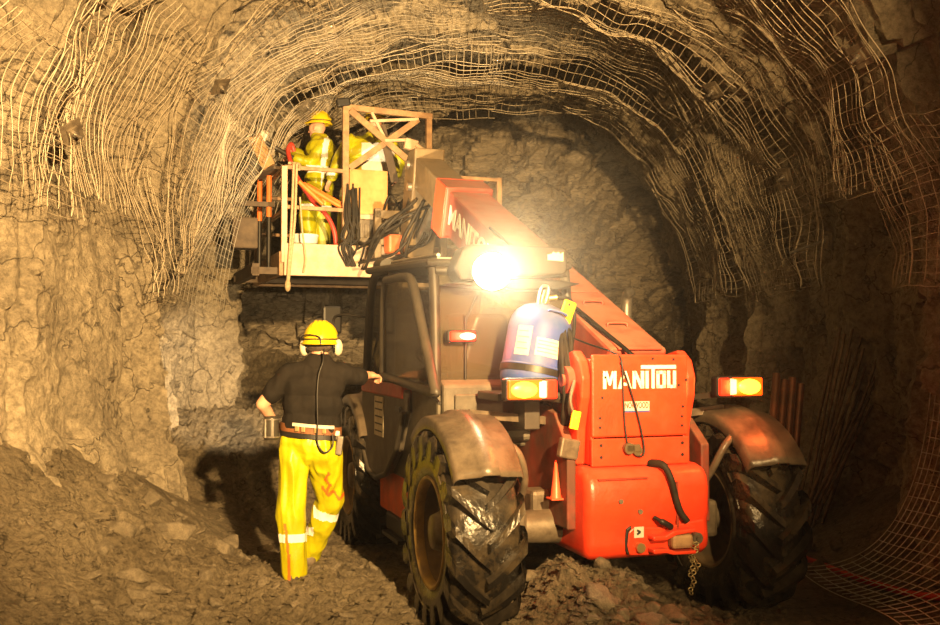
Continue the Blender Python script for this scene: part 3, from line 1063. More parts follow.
# lettering of the rear plate: block capitals with the T bar carried over the I and O U
def plate_letters():
    mb = MB()
    x0, z0, H, W_ = -.270, 1.452, .105, .0
    y = -.3725
    def bx(a, c, b_, d):
        mb.span((a, y - .004, b_), (c, y, d))
    def poly(p):
        mb.prism(p, (0, y - .004, 0), (1, 0, 0), (0, 0, 1), (0, 1, 0), .004)
    s = .021
    h = H
    z = z0
    x = x0
    # M
    bx(x, x + s, z, z + h); bx(x + .066, x + .087, z, z + h)
    poly([(x + .012, z + h), (x + .028, z + h), (x + .0435, z + .055), (x + .059, z + h), (x + .075, z + h), (x + .050, z + .02), (x + .037, z + .02)])
    x += .096
    # A
    poly([(x, z), (x + .022, z), (x + .047, z + h * .78), (x + .034, z + h)])
    poly([(x + .091, z), (x + .069, z), (x + .042, z + h * .78), (x + .034, z + h), (x + .057, z + h)])
    bx(x + .022, x + .07, z + .018, z + .036)
    x += .098
    # N
    bx(x, x + s, z, z + h); bx(x + .055, x + .076, z, z + h)
    poly([(x + .002, z + h), (x + .024, z + h), (x + .074, z), (x + .052, z)])
    x += .086
    # I
    bx(x, x + s, z, z + h)
    x += .030
    # T with the long bar
    bx(x + .010, x + .031, z, z + h + .012); bx(x - .060, x + .176, z + h + .012, z + h + .034)
    x += .043
    # O
    bx(x, x + s, z, z + h); bx(x + .042, x + .063, z, z + h); bx(x, x + .063, z, z + .019); bx(x, x + .063, z + h - .019, z + h)
    x += .072
    # U
    bx(x, x + s, z, z + h); bx(x + .040, x + .061, z, z + h); bx(x, x + .061, z, z + .019)
    return mb


plate_letters().build('plate_lettering', M_WHITE, BP)
MB().span((-.135, -.3755, 1.318), (.035, -.3725, 1.375)).build('dealer_plate', M_STICK, BP)
text_mesh('NORWOOD', .050, (-.050, -.376, 1.351), (1, 0, 0), (0, 0, 1), 'dealer_lettering', M_RED2, BP, .0015, .155)
MB().span((-.135, -.3775, 1.312), (-.06, -.3755, 1.320)).span((-.04, -.3775, 1.312), (.035, -.3755, 1.320)).build('dealer_underline', M_BLUEINK, BP)
# dangling black lead and socket
MB().tube(smooth_path([(-.36, .12, 1.80), (-.24, -.10, 1.72), (-.18, -.30, 1.672), (-.155, -.385, 1.62), (-.145, -.385, 1.45), (-.135, -.385, 1.25), (-.12, -.39, 1.12)], 6), .006, 6).tube(smooth_path([(-.16, -.385, 1.61), (-.09, -.39, 1.42), (-.04, -.39, 1.25), (-.015, -.395, 1.12), (-.02, -.40, 1.06), (-.06, -.40, 1.055), (-.09, -.40, 1.09)], 6), .006, 6).build('dangling_lead', M_BLACK, BP)
MB().cyl((-.115, -.375, 1.10), (-.115, -.415, 1.10), .034, n=14).cyl((-.06, -.375, 1.085), (-.06, -.41, 1.085), .030, n=14).box((-.09, -.40, 1.10), (.10, .03, .05), None, .008).build('trailer_socket', mat('dirty_socket', (.10, .07, .035), .5), LP)

# ---- boom
EL = R(23.5)
BO = Vector((.06, -.22, 1.43))
bd = Vector((0, math.cos(EL), math.sin(EL)))
bu = Vector((0, -math.sin(EL), math.cos(EL)))
bx_ = Vector((1, 0, 0))


def B(v, l, h):
    return BO + bx_ * v + bd * l + bu * h


BR = Matrix((bx_, bd, bu)).transposed()
ob = MB().box(B(0, 2.12, .02), (.40, 4.0, .42), BR, .025)
ob.box(B(0, 3.98, .02), (.47, .34, .50), BR, .02)
BOOM = ob.build('boom', M_RED2, TH)
MB().box(B(-.236, 3.98, .02), (.012, .34, .50), BR, .003).box(B(0, 4.155, .02), (.47, .012, .5), BR, .003).build('boom_collar', M_RED, BOOM)
MB().box(B(0, .55, .236), (.30, .9, .012), BR, .004).box(B(0, 1.55, .236), (.30, .9, .012), BR, .004).build('top_cover', M_RED2, BOOM)
hd = MB()
for l in (.45, .85, 1.5):
    hd.tube(smooth_path([B(-.07, l, .242), B(-.06, l + .01, .262), B(.06, l + .01, .262), B(.07, l, .242)], 4), .008, 6)
hd.build('lifting_eye', M_RED2, BOOM)
text_mesh('MANITOU', .26, B(-.206, 3.05, .02), bd * -1, bu, 'boom_lettering', M_WHITE, BOOM, .002, 1.35)
MB().tube(smooth_path([B(-.10, -.05, .24), B(-.16, .4, .26), B(-.19, 1.2, .25), B(-.16, 1.8, .25), B(-.19, 2.6, .245)], 6), .014, 6).build('boom_hose', M_HOSE, BOOM)
ib = MB().box(B(0, 4.75, .03), (.30, 1.6, .33), BR, .02)
ib.build('inner_boom', M_OLIVE, TH)
gp = MB()
E = B(0, 5.50, 0)
gp.prism([(-.25, .22), (.02, .24), (.16, .14), (.50, -.98), (.52, -1.28), (.30, -1.28), (.22, -.95), (-.18, -.12)], (E.x - .17, E.y, E.z), (0, 1, 0), (0, 0, 1), (1, 0, 0), .34, .02)
GN = gp.build('boom_head', M_OLIVE, TH)
MB().cyl((E.x - .20, E.y + .02, E.z + .08), (E.x + .20, E.y + .02, E.z + .08), .055, n=16).cyl((E.x - .21, E.y - .08, E.z - .18), (E.x - .17, E.y - .08, E.z - .18), .045, n=12).cyl((E.x - .20, E.y + .42, E.z - 1.15), (E.x + .20, E.y + .42, E.z - 1.15), .05, n=16).build('pivot_pin', M_STEEL, GN)
MB().cyl(B(.0, 4.9, -.26), (E.x, E.y + .30, E.z - .80), .065, n=16).cyl((E.x, E.y + .2, E.z - .62), (E.x, E.y + .36, E.z - .98), .035, n=12).build('tilt_cylinder', M_STEEL, GN)
cg = MB()
CY = E.y + .50
cg.span((-.38, CY, 2.70), (-.30, CY + .09, 3.28), .01).span((.40, CY, 2.52), (.48, CY + .09, 3.28), .01).span((-.38, CY, 3.16), (.48, CY + .08, 3.26), .01).span((-.38, CY, 2.86), (.48, CY + .08, 2.98), .01)
cg.span((-.12, CY - .10, 2.5), (-.04, CY + .1, 3.0), .01).span((.2, CY - .10, 2.5), (.28, CY + .1, 3.0), .01)
CG = cg.build('fork_carriage', M_OLIVE, TH)
MB().box((-.18, CY - .10, 2.86), (.20, .16, .22), (0, 0, .2), .03).build('valve_block', M_ORG, CG)
hs = MB()
rr = random.Random(4)
for k in range(13):
    a = Vector((E.x + rr.uniform(-.24, .18), E.y - .1 + rr.uniform(-.1, .15), E.z + rr.uniform(-.5, -.1)))
    e = Vector((rr.uniform(-.62, .1), CY - .05, rr.uniform(2.55, 2.95)))
    m_ = (a + e) / 2 + Vector((rr.uniform(-.25, .1), -.15 - rr.random() * .15, rr.uniform(-.25, .12)))
    hs.tube(smooth_path([a, m_, e], 8), rr.uniform(.012, .022), 6)
hs.build('hydraulic_hose', M_HOSE, CG)

# ---- cab
cf = MB()
def rail(pts, r=.035, n=8):
    cf.tube(smooth_path(pts, 5), r, n)
for v in (-1.08, -.16):
    rail([(v, 2.48, 1.02), (v, 2.46, 1.5), (v, 2.34, 2.1), (v, 2.20, 2.34), (v, 1.9, 2.40), (v, 1.0, 2.42), (v, .52, 2.40), (v, .43, 2.30), (v, .40, 1.9), (v, .38, 1.42)], .036)
rail([(-1.08, 2.22, 2.35), (-.16, 2.22, 2.35)]); rail([(-1.08, .42, 2.36), (-.16, .42, 2.36)]); rail([(-1.08, .40, 1.45), (-.16, .40, 1.45)])
rail([(-1.09, 1.62, 1.40), (-1.09, 1.60, 1.9), (-1.08, 1.52, 2.38)], .045)
CAB = cf.build('cab_frame', M_DARK, TH)
MB().span((-1.14, .38, 2.385), (-.12, 2.30, 2.445), .028).build('roof', M_DARK, CAB)
MB().span((-.98, .70, 2.43), (-.30, .76, 2.47)).span((-.98, 1.2, 2.43), (-.30, 1.26, 2.47)).tube([(-1.0, .6, 2.48), (-1.0, 1.9, 2.48)], .015, 6).tube([(-.3, .6, 2.48), (-.3, 1.9, 2.48)], .015, 6).build('roof_rack', M_STEEL, CAB)
# lower body of the cab
bo = MB().prism([(2.46, 1.06), (2.46, 1.40), (.38, 1.40), (.38, 1.05), (.78, 1.02), (1.05, .75), (2.3, .75)], (-1.07, 0, 0), (0, 1, 0), (0, 0, 1), (1, 0, 0), .90, .02)
bo.build('cab_body', M_GREY, CAB)
MB().prism([(.42, 1.50), (.42, 1.06), (.30, 1.10), (.32, 1.46)], (-1.05, 0, 0), (0, 1, 0), (0, 0, 1), (1, 0, 0), .86, .02).span((-.98, .285, 1.16), (-.25, .31, 1.40), .01).build('rear_panel', M_GREY, CAB)
# door: shield-shaped lower half
dr = MB().prism([(2.42, 1.405), (1.02, 1.405), (1.0, 1.25), (1.22, .95), (1.52, .76), (1.85, .69), (2.15, .72), (2.34, .86), (2.42, 1.08)], (-1.13, 0, 0), (0, 1, 0), (0, 0, 1), (1, 0, 0), .055, .016)
DR = dr.build('door', M_GREY, TH)
MB().prism([(2.40, 1.44), (1.03, 1.44), (1.03, 1.335), (2.40, 1.335)], (-1.142, 0, 0), (0, 1, 0), (0, 0, 1), (1, 0, 0), .075, .012).build('door_top_rail', M_RED2, DR)
MB().tube([(-1.135, 2.40, 1.06), (-1.135, 2.32, .86), (-1.135, 2.14, .72), (-1.135, 1.85, .69), (-1.135, 1.52, .76), (-1.135, 1.22, .95), (-1.135, 1.0, 1.25)], .022, 8).build('door_seal', M_DARK, DR)
st = MB().span((-1.137, 1.62, 1.02), (-1.131, 1.92, 1.32), .002)
ST = st.build('instruction_sticker', mat('faded_sticker', (.50, .44, .30), .6, 0, (.36, .30, .2), 20), DR)
ml = MB()
for k in range(5):
    z = 1.285 - k * .055
    ml.span((-1.1395, 1.65, z - .012), (-1.137, 1.89, z))
ml.build('sticker_lines', M_INK, ST)
MB().span((-1.15, 1.06, 1.24), (-1.13, 1.20, 1.28), .006).build('door_handle', M_BLACK, DR)
# upper half of the door, swung back towards the rear
dw = MB()
hinge, free = Vector((-1.125, 1.66, 0)), Vector((-1.15, .14, 0))
def D(t, z):
    p = hinge + (free - hinge) * t
    return (p.x, p.y, z)
loop = [D(0, 1.50), D(.01, 2.0), D(.05, 2.25), D(.12, 2.27), D(.45, 2.26), D(.60, 2.20), D(.76, 1.9), D(.97, 1.47), D(.95, 1.42), D(.5, 1.45), D(.04, 1.48), D(0, 1.50)]
dw.tube(smooth_path(loop, 4), .034, 8)
DW = dw.build('door_window_frame', M_DARK, TH)
poly = [D(0, 1.50), D(.01, 2.0), D(.06, 2.26), D(.45, 2.26), D(.60, 2.20), D(.76, 1.9), D(.96, 1.44), D(.5, 1.46)]
pv = [Vector(p) for p in poly]
nn = (free - hinge).cross(Vector((0, 0, 1))).normalized() * .006
gm = MB().add([p - nn for p in pv] + [p + nn for p in pv], [list(range(8))[::-1], list(range(8, 16))] + [[k, (k + 1) % 8, 8 + (k + 1) % 8, 8 + k] for k in range(8)])
gm.build('door_pane', M_GLASS, DW, fix=True)
MB().tube([D(.93, 1.40), D(1.06, 1.36)], .012, 6).build('catch', M_BLACK, DW)
# rear and front glass
MB().span((-1.05, .405, 1.47), (-.19, .412, 2.33)).build('rear_pane', M_GLASS, CAB)
MB().prism([(2.46, 1.42), (2.40, 1.9), (2.28, 2.28), (2.27, 2.28), (2.39, 1.9), (2.45, 1.42)], (-1.05, 0, 0), (0, 1, 0), (0, 0, 1), (1, 0, 0), .86).build('windscreen', M_GLASS, CAB)
MB().tube([(-.88, .385, 1.50), (-.88, .385, 1.95)], .008, 6).tube([(-.88, .39, 1.9), (-.80, .39, 2.15)], .006, 6).build('wiper', M_BLACK, CAB)
# inside: seat, column, wheel
MB().box((-.62, 1.15, 1.45), (.46, .46, .12), None, .04).box((-.62, .92, 1.72), (.46, .12, .55), (-.15, 0, 0), .05).build('seat', M_BLACK, CAB)
MB().tube([(-.62, 2.1, 1.2), (-.62, 1.85, 1.62)], .03, 8).torus((-.62, 1.84, 1.64), .19, .015, (0, -.5, .85), 24, 6).bar((-.80, 1.84, 1.64), (-.44, 1.84, 1.64), .02, .02).build('steering_wheel', M_BLACK, CAB)
# tall lamp bar at the back of the roof
lb = MB().prism([(-.97, 2.18), (-1.01, 2.26), (-.96, 2.40), (-.90, 2.44), (-.28, 2.44), (-.24, 2.42), (-.24, 2.26), (-.27, 2.235), (-.50, 2.22), (-.75, 2.20)], (0, .20, 0), (1, 0, 0), (0, 0, 1), (0, 1, 0), .20, .02, 3)
LB = lb.build('lamp_bar', M_DARK, TH)
vs_ = []
MB().prism([(-1.06, 2.16), (-.60, 2.12), (-.30, 2.135), (-.16, 2.175), (-.30, 2.195), (-.60, 2.20)], (0, .16, 0), (1, 0, 0), (0, 0, 1), (0, 1, 0), .30, .012).build('visor', M_BLACK, LB)
MB().prism([(-.385, 2.34), (-.275, 2.335), (-.275, 2.40), (-.295, 2.385), (-.31, 2.40), (-.325, 2.39), (-.345, 2.40), (-.355, 2.385), (-.385, 2.38)], (0, .196, 0), (1, 0, 0), (0, 0, 1), (0, 1, 0), .005).build('sticker', mat('cream_sticker', (.85, .74, .48), .5), LB)
LAMP_C = Vector((-.80, .10, 2.24))
MB().lathe([(.0, -.10), (.07, -.095), (.115, -.05), (.135, 0), (.125, .004)], LAMP_C, (0, -1, .02), 28).span((-.825, .13, 2.12), (-.775, .25, 2.30), .01).build('work_lamp_housing', M_BLACK, LB)
MB().lathe([(.125, 0), (.09, .018), (.0, .024)], LAMP_C, (0, -1, .02), 28).build('work_lamp_lens', M_LAMP, LB)
# forward work lamp on the left front corner of the roof
L2 = Vector((-.98, 2.36, 2.46))
MB().cyl(L2, L2 + Vector((0, -.22, .0)), .075, .065, 20).build('front_lamp_housing', M_DARK, CAB)
MB().lathe([(.070, 0), (.05, .012), (0, .016)], L2 + Vector((0, .002, 0)), (0, 1, 0), 20).build('front_lamp_lens', M_LAMP2, CAB)
# red reflection in the back window, put in as glowing parts
MB().box((-.93, .32, 1.80), (.20, .06, .085), None, .015).build('window_glow_backing', M_BLACK, CAB)
MB().box((-.93, .286, 1.80), (.17, .022, .07), None, .01).build('window_glow_edge', M_REDL, CAB)
MB().ball((-.90, .276, 1.80), (.055, .016, .026)).build('window_glow_core', M_REDLIT, CAB)
# mirror arm, front left
MB().tube(smooth_path([(-1.08, 2.45, 2.0), (-1.30, 2.62, 2.02), (-1.34, 2.66, 1.9)], 5), .012, 6).box((-1.34, 2.66, 1.98), (.17, .03, .26), (0, 0, .2), .02).build('mirror', M_BLACK, CAB)
MB().tube([(-1.06, 2.50, 1.45), (-.98, 2.46, 1.85)], .010, 6).tube([(-1.06, 2.50, 1.45), (-1.06, 2.30, 1.60), (-1.06, 2.12, 1.42)], .012, 6).build('grab_rail', M_BLACK, CAB)

def squash(z):
    return z if z < 1.45 else 1.45 + (z - 1.45) * .91


for o in (CAB, DW, LB):
    for q in [o] + list(o.children):
        for vt in q.data.vertices:
            vt.co.z = squash(vt.co.z)
for q in [CAB] + list(CAB.children):
    for vt in q.data.vertices:
        if vt.co.z > 1.9:
            vt.co.z -= .085 * min(1, (vt.co.z - 1.9) / .3) * max(0, min(1, (2.4 - vt.co.y) / 2))
LAMP_C.z, L2.z = squash(LAMP_C.z), squash(L2.z)

# engine cover on the right side and exhaust
MB().span((.45, .75, .70), (.98, 2.15, 1.36), .06, 3).build('engine_cover', M_GREY, TH)
MB().tube(smooth_path([(.83, 1.5, 1.3), (.83, 1.5, 1.8), (.83, 1.48, 2.08), (.83, 1.42, 2.14)], 5), .045, 14, False).tube(smooth_path([(.83, 1.5, 1.9), (.83, 1.48, 2.08), (.83, 1.42, 2.14)], 5), .038, 14, False).build('exhaust', M_STEEL, TH)


def fender(v, u, side):
    mb = MB()
    a0, a1 = R(34), R(128)
    nseg = 22
    # cross profile across the width: rounded lips and a raised centre ridge
    xs = [(-.20, -.075), (-.20, -.02), (-.185, .0), (-.06, .012), (-.045, .032), (.045, .032), (.06, .012), (.185, .0), (.20, -.02), (.20, -.075)]
    th = .012
    vs, fs = [], []
    m = len(xs)
    for k in range(nseg + 1):
        a = a0 + (a1 - a0) * k / nseg
        for lay in (0, 1):
            for (x, h) in xs:
                r = .69 + h - lay * th
                vs.append((v + x * (1 - lay * .03), u - r * math.cos(a), .60 + r * math.sin(a)))
    for k in range(nseg):
        o, p = k * 2 * m, (k + 1) * 2 * m
        for j in range(m - 1):
            fs.append([o + j, o + j + 1, p + j + 1, p + j])
            fs.append([o + m + j + 1, o + m + j, p + m + j, p + m + j + 1])
        fs.append([o, p, p + m, o + m])
        fs.append([o + m - 1, o + 2 * m - 1, p + 2 * m - 1, p + m - 1])
    for o in (0, nseg * 2 * m):
        for j in range(m - 1):
            fs.append([o + j, o + j + 1, o + m + j + 1, o + m + j])
    return mb.add(vs, fs, True)


for (v, u, s) in ((WL, 0, -1), (WR, 0, 1), (WL + .05, 2.78, -1), (WR, 2.78, 1)):
    FD = fender(v, u, s).build('fender', M_FEND, TH, fix=True)
    i = -s
    MB().tube(smooth_path([(v + i * .16, u - .32, 1.16), (v + i * .25, u - .34, 1.08), (v + i * .31, u - .28, .92), (v + i * .33, u - .10, .74), (v + i * .34, u, .66)], 6), .024, 8).build('fender_stay', M_FEND, FD)
    if u == 0:
        MB().bar((v + i * .60, u + .05, 1.24), (v + i * .05, u - .02, 1.30), .03, .05).build('fender_arm', M_FEND, FD)

# tail lamps
for s in (-1, 1):
    c = Vector((.69 * s - .035, -.35, 1.455))
    TL = MB().box(c, (.33, .08, .135), None, .02, 3).build('tail_lamp', M_BLACK, TH)
    MB().box(c + Vector((s * .045, -.042, 0)), (.215, .03, .112), None, .012, 3).build('amber_lens_edge', M_AMBRIM, TL)
    MB().ball(c + Vector((s * .055, -.050, 0)), (.086, .022, .050)).build('amber_lens', M_AMBER, TL)
    MB().box(c + Vector((-s * .060, -.042, 0)), (.055, .036, .10), None, .012, 3).build('clear_lens', M_PINKL, TL)
    MB().box(c + Vector((-s * .115, -.042, 0)), (.075, .034, .11), None, .012, 3).build('red_lens', M_REDL, TL)
    MB().bar(c + Vector((-s * .12, .03, -.05)), (s * .36, .0, 1.36), .035, .035).build('lamp_arm', M_DARK, TL)
# small yellow tag and bracket left of the boom mount
MB().box((-.435, -.34, 1.27), (.055, .02, .11), (0, .22, 0), .006).build('yellow_tag', M_YTAG, TH)
MB().box((-.46, -.30, 1.10), (.13, .05, .12), (0, .2, .1), .012).tube(smooth_path([(-.42, -.3, 1.5), (-.46, -.33, 1.38), (-.43, -.34, 1.28)], 5), .012, 6).build('lamp_bracket', M_HUB, TH)
hs = MB()
rr = random.Random(9)
for k in range(8):
    hs.tube(smooth_path([(-.40 + rr.uniform(-.04, .02), .10, 1.95 - k * .03), (-.38 + rr.uniform(-.05, .02), -.10, 1.78 + rr.uniform(-.06, .06)), (-.42 + rr.uniform(-.04, .03), -.20, 1.55), (-.42 + rr.uniform(-.03, .03), -.20, 1.3), (-.38, -.05, 1.1)], 6), rr.uniform(.012, .02), 6)
hs.build('hydraulic_hose', M_HOSE, TH)
# cylinder cradle
MB().box((-.62, .04, 1.40), (.46, .40, .05), None, .01).span((-.44, .14, 1.05), (-.40, .22, 1.75), .006).span((-.66, -.1, 1.2), (-.56, .1, 1.4), .006).build('cylinder_cradle', M_DARK, TH)

# ---- blue gas cylinder strapped behind the cab
GC = thing('gas_cylinder', 'blue steel gas cylinder with two white labels strapped behind the cab', 'gas cylinder', T(-.575, .03, 1.44))
GC.rotation_euler = (R(-4), R(12), YAW)
bdy = MB().lathe([(0, 0), (.15, 0), (.185, .015), (.198, .05), (.20, .08), (.20, .36), (.197, .40), (.187, .44), (.165, .48), (.125, .515), (.06, .538), (0, .542)], (0, 0, 0), (0, 0, 1), 40)
CB = bdy.build('cylinder_body', M_BLUE, GC)
MB().torus((0, 0, .13), .2, .007, (0, 0, 1), 40, 6).build('weld_ring', M_BLUE, CB)
MB().cyl((0, 0, .53), (0, 0, .60), .030, n=14).cyl((0, 0, .58), (.07, -.02, .60), .018, n=10).cyl((0, 0, .60), (0, 0, .63), .022, n=10).build('valve', M_BRASS, GC)
MB().tube(smooth_path([(-.075, -.08, .51), (-.075, -.09, .60), (-.06, -.09, .635), (-.03, -.09, .635), (-.02, -.09, .60), (-.03, -.09, .53)], 6), .010, 8).build('lifting_eye', M_STEEL, GC)
for a in (-.5,):
    MB().tube(smooth_path([(-.03, -.17, .475), (-.025, -.195, .478), (.04, -.195, .478), (.085, -.185, .47), (.085, -.155, .475)], 5), .008, 6).build('handle', M_BLUE, GC)
def wrap(a0, a1, z0, z1, r=.2025, n=8):
    mb = MB()
    vs, fs = [], []
    for k in range(n + 1):
        a = a0 + (a1 - a0) * k / n
        for (rr_, z) in ((r, z0), (r, z1), (r - .002, z1), (r - .002, z0)):
            vs.append((rr_ * math.sin(a), -rr_ * math.cos(a), z))
    for k in range(n):
        for q in range(4):
            fs.append([k * 4 + q, k * 4 + (q + 1) % 4, k * 4 + 4 + (q + 1) % 4, k * 4 + 4 + q])
    return mb.add(vs, fs)
for (a0, a1, z0, z1) in ((R(-62), R(-34), .18, .36), (R(-24), R(22), .19, .30)):
    lbm = wrap(a0, a1, z0, z1).build('paper_label', M_STICK, CB)
    tx = MB()
    for k in range(4):
        z = z0 + (z1 - z0) * (.2 + .2 * k)
        tx.v, tx.f, tx.sm = tx.v, tx.f, tx.sm
        w_ = wrap(a0 + .06, a1 - .06 - .05 * (k % 2), z, z + .006, .2035)
        tx.add(w_.v, w_.f)
    tx.build('label_print', mat('faded_print', (.45, .28, .24), .6), lbm)
MB().lathe([(.207, .085), (.207, .125)], (0, 0, 0), (0, 0, 1), 36).build('strap', M_BLACK, GC)
TG = MB().box((.10, -.15, .50), (.085, .008, .14), (.15, .1, .15), .01).build('yellow_tag', M_YTAG, GC)
MB().box((.10, -.157, .545), (.02, .012, .02), (.15, .1, .15), .004).build('tag_wire', M_BLACK, TG)
MB().tube(smooth_path([(.07, -.02, .60), (.16, -.03, .60), (.21, -.02, .50), (.24, .02, .30), (.23, .05, .05)], 6), .012, 6).build('gas_hose', M_HOSE, GC)

# ------------------------------------------------------------------ work platform on the boom
PYAW = R(20)
PL = thing('work_platform', 'steel work platform with rails and a braced frame carried on the raised boom', 'work platform', (-2.14, 11.45, 2.52), PYAW)
PMX = Matrix.Translation((-2.14, 11.45, 2.52)) @ Matrix.Rotation(PYAW, 4, 'Z')


def Q(x, y, z):
    return PMX @ Vector((x, y, z))


PW, PD = 2.70, 2.2
MB().span((0, 0, .10), (PW, PD, .20), .01).build('floor_deck', M_DWOOD, PL)
MB().span((0, -.05, .0), (PW, .03, .37), .008).span((.0, -.056, .115), (PW, -.05, .125)).build('side_beam', M_BEAM, PL)
MB().span((-.05, .0, .0), (.0, PD, .28), .008).span((0, PD - .05, 0), (PW, PD, .3), .01).span((PW - .04, .03, 0), (PW, PD, .3), .01).build('end_beam', M_RUST, PL)
MB().span((-.35, .10, .02), (PW, .2, .10)).span((-.35, 1.7, .02), (PW, 1.8, .10)).span((-.34, .1, .0), (-.26, 1.9, .14)).build('under_frame', M_DWOOD, PL)
for (x, y, h, w) in ((.0, -.02, 1.26, .065), (.715, -.02, 2.03, .075), (1.74, -.02, 2.0, .07), (2.66, .0, 1.28, .06), (.0, 2.15, 1.2, .06), (1.3, 2.15, 1.2, .06), (2.66, 2.15, 1.2, .06), (.0, 1.1, 1.2, .05)):
    MB().span((x - w / 2, y - .025, .15), (x + w / 2, y + .035, h), .006).build('post', M_BEAM if x == 0 and y < 0 else M_RUST, PL)
for (a, b_) in (((0, -.02, 1.25), (.72, -.02, 1.24)), ((0, -.02, .79), (.72, -.02, .78)), ((1.74, -.02, 1.25), (2.66, 0, 1.25)), ((1.74, -.02, .8), (2.66, 0, .8)),
                ((0, 0, 1.25), (0, 2.15, 1.2)), ((0, 0, .75), (0, 2.15, .75)), ((0, 2.15, 1.2), (2.66, 2.15, 1.2)), ((0, 2.15, .7), (2.66, 2.15, .7)), ((2.66, 0, 1.25), (2.66, 2.15, 1.2))):
    MB().bar(a, b_, .045, .045, bevel=.006).build('rail', M_RUST, PL)
BF = MB().bar((.68, -.02, 2.0), (1.78, -.02, 1.97), .06, .07, bevel=.006).build('frame_top_bar', M_RUST, PL)
for (a, b_) in (((.76, -.05, 1.96), (1.62, -.05, 1.30)), ((.76, -.035, 1.28), (1.60, -.035, 1.92)), ((1.18, -.06, 1.63), (1.50, -.06, 1.66)), ((1.02, -.045, 1.96), (1.20, -.045, 1.62)), ((1.0, -.05, 1.85), (1.6, -.05, 1.92))):
    big = (Vector(a) - Vector(b_)).length > .9
    MB().bar(a, b_, .035, .075 if big else .035, bevel=.004).build('brace', M_RUST if big else M_BEAM, PL)
MB().span((.76, -.04, .72), (1.22, -.015, 1.27), .004).build('plywood_panel', M_PLY, PL)
MB().box((1.25, .05, 1.50), (.10, .02, .70), (0, -.25, 0), .004).build('board', M_DWOOD, PL)
MB().box((1.50, -.06, 1.60), (.16, .08, .13), (0, .2, 0), .01).cyl((1.55, -.1, 1.60), (1.66, -.1, 1.52), .03, n=10).build('lamp_box', M_BEAM, PL)
MB().box((.68, -.03, 2.05), (.16, .10, .10), (0, -.2, 0), .02).build('frame_lamp', M_BLACK, PL)
vb = MB().span((.86, -.10, .40), (1.16, .05, .68), .015)
for k in range(5):
    vb.span((.87 + .055 * k, -.12, .46), (.905 + .055 * k, -.09, .62), .006)
vb.build('valve_bank', M_HUB, PL)
MB().span((.88, -.08, .68), (1.18, .0, .74), .01).build('valve_cover', M_BEAM, PL)
hs = MB()
rr = random.Random(12)
for k in range(11):
    x = .78 + rr.uniform(-.06, .10)
    hs.tube(smooth_path([(x, -.06, .95 + rr.uniform(0, .15)), (x + rr.uniform(-.05, .05), -.10, .70), (x + rr.uniform(-.10, .08), -.11, .45), (x + rr.uniform(-.12, .12), -.10, .34 + rr.uniform(-.05, .05)), (x + rr.uniform(-.02, .05), -.08, .12)], 6), rr.uniform(.010, .018), 6)
for k in range(16):
    x0 = 1.12 + rr.uniform(0, .3)
    hs.tube(smooth_path([(x0, -.08, .5 + rr.uniform(-.1, .25)), (x0 + rr.uniform(.05, .25), -.16, .55 + rr.uniform(-.25, .45)), (x0 + rr.uniform(.2, .5), -.14, .45 + rr.uniform(-.2, .4)), (x0 + rr.uniform(.3, .6), -.10, .3 + rr.uniform(0, .3))], 6), rr.uniform(.010, .022), 6)
hs.build('hydraulic_hose', M_HOSE, PL)
MB().span((-.52, .5, .35), (-.22, .8, .72), .02).bar((-.5, .65, .9), (0, .65, .9), .06, .06).build('step_box', M_DWOOD, PL)

# things on the platform
tag(MB().lathe([(0, 0), (.13, 0), (.155, .28), (.165, .29), (.165, .305), (.15, .305), (.145, .28), (.12, .02), (0, .02)], Q(.30, .30, .205), (0, 0, 1), 28).build('bucket', M_WHITE), 'white tub standing on the platform floor at the left worker\'s feet', 'bucket')
for i, (x, y, lab) in enumerate(((-.12, 1.1, 'orange tube upright at the left end of the platform, the one nearer the rock'), (-.07, .66, 'orange tube upright at the left end of the platform, next to the corner post'))):
    t_ = thing('drill_tube', lab, 'tube', Q(x, y, .35), 0, 'upright orange tubes at the platform end')
    MB().cyl((0, 0, .40), (0, 0, 1.02 + .12 * i), .032, n=14).build('orange_sleeve', M_ORANGE, t_)
    MB().cyl((0, 0, -.2 + .05), (0, 0, .40), .030, n=14).cyl((0, 0, -.25), (0, 0, -.14), .022, n=10).build('black_shaft', M_BLACK, t_)
for i, (a, b_, lab) in enumerate(((Q(.32, .28, 1.10), Q(.84, .12, .80), 'upper orange tube leaning across the rail in front of the workers'),
                                 (Q(.26, .20, 1.10), Q(.84, .06, .74), 'middle orange tube leaning across the rail in front of the workers'),
                                 (Q(.20, .16, 1.12), Q(.48, .12, .86), 'short lower orange tube leaning behind the platform rail'))):
    tag(MB().cyl(a, b_, .028, n=14).build('resin_tube', M_ORANGE), lab, 'tube', 'leaning orange tubes on the platform')
rd = MB().tube(smooth_path([W(293, 150, 12.15), W(290, 143, 12.1), W(287, 150, 12.0), W(291, 165, 11.95), W(297, 178, 11.9), W(312, 200, 11.9), W(326, 215, 11.9), W(334, 232, 11.9), W(336, 255, 11.95)], 6), .028, 10)
tag(rd.build('air_hose', M_RHOSE), 'red air hose looping from the left worker\'s hands down to the platform floor', 'hose')
rp = MB()
for dx in (0, .035):
    rp.tube(smooth_path([Q(.10 + dx, -.06, 1.28), Q(.09 + dx, -.075, 1.0), Q(.075 + dx, -.08, .6), Q(.05 + dx * .5, -.085, .2), Q(.03 + dx * .3, -.085, -.12)], 6), .016, 6)
rp.ball(Q(.035, -.085, -.12), (.035, .035, .07)).tube(smooth_path([Q(.17, -.08, .9), Q(.20, -.085, .5), Q(.235, -.085, .2), Q(.215, -.085, .03)], 6), .012, 6)
rp.tube(smooth_path([Q(.05, -.06, 1.29), Q(.09, -.0, 1.30), Q(.17, -.02, 1.29), Q(.16, -.075, 1.22)], 5), .018, 6)
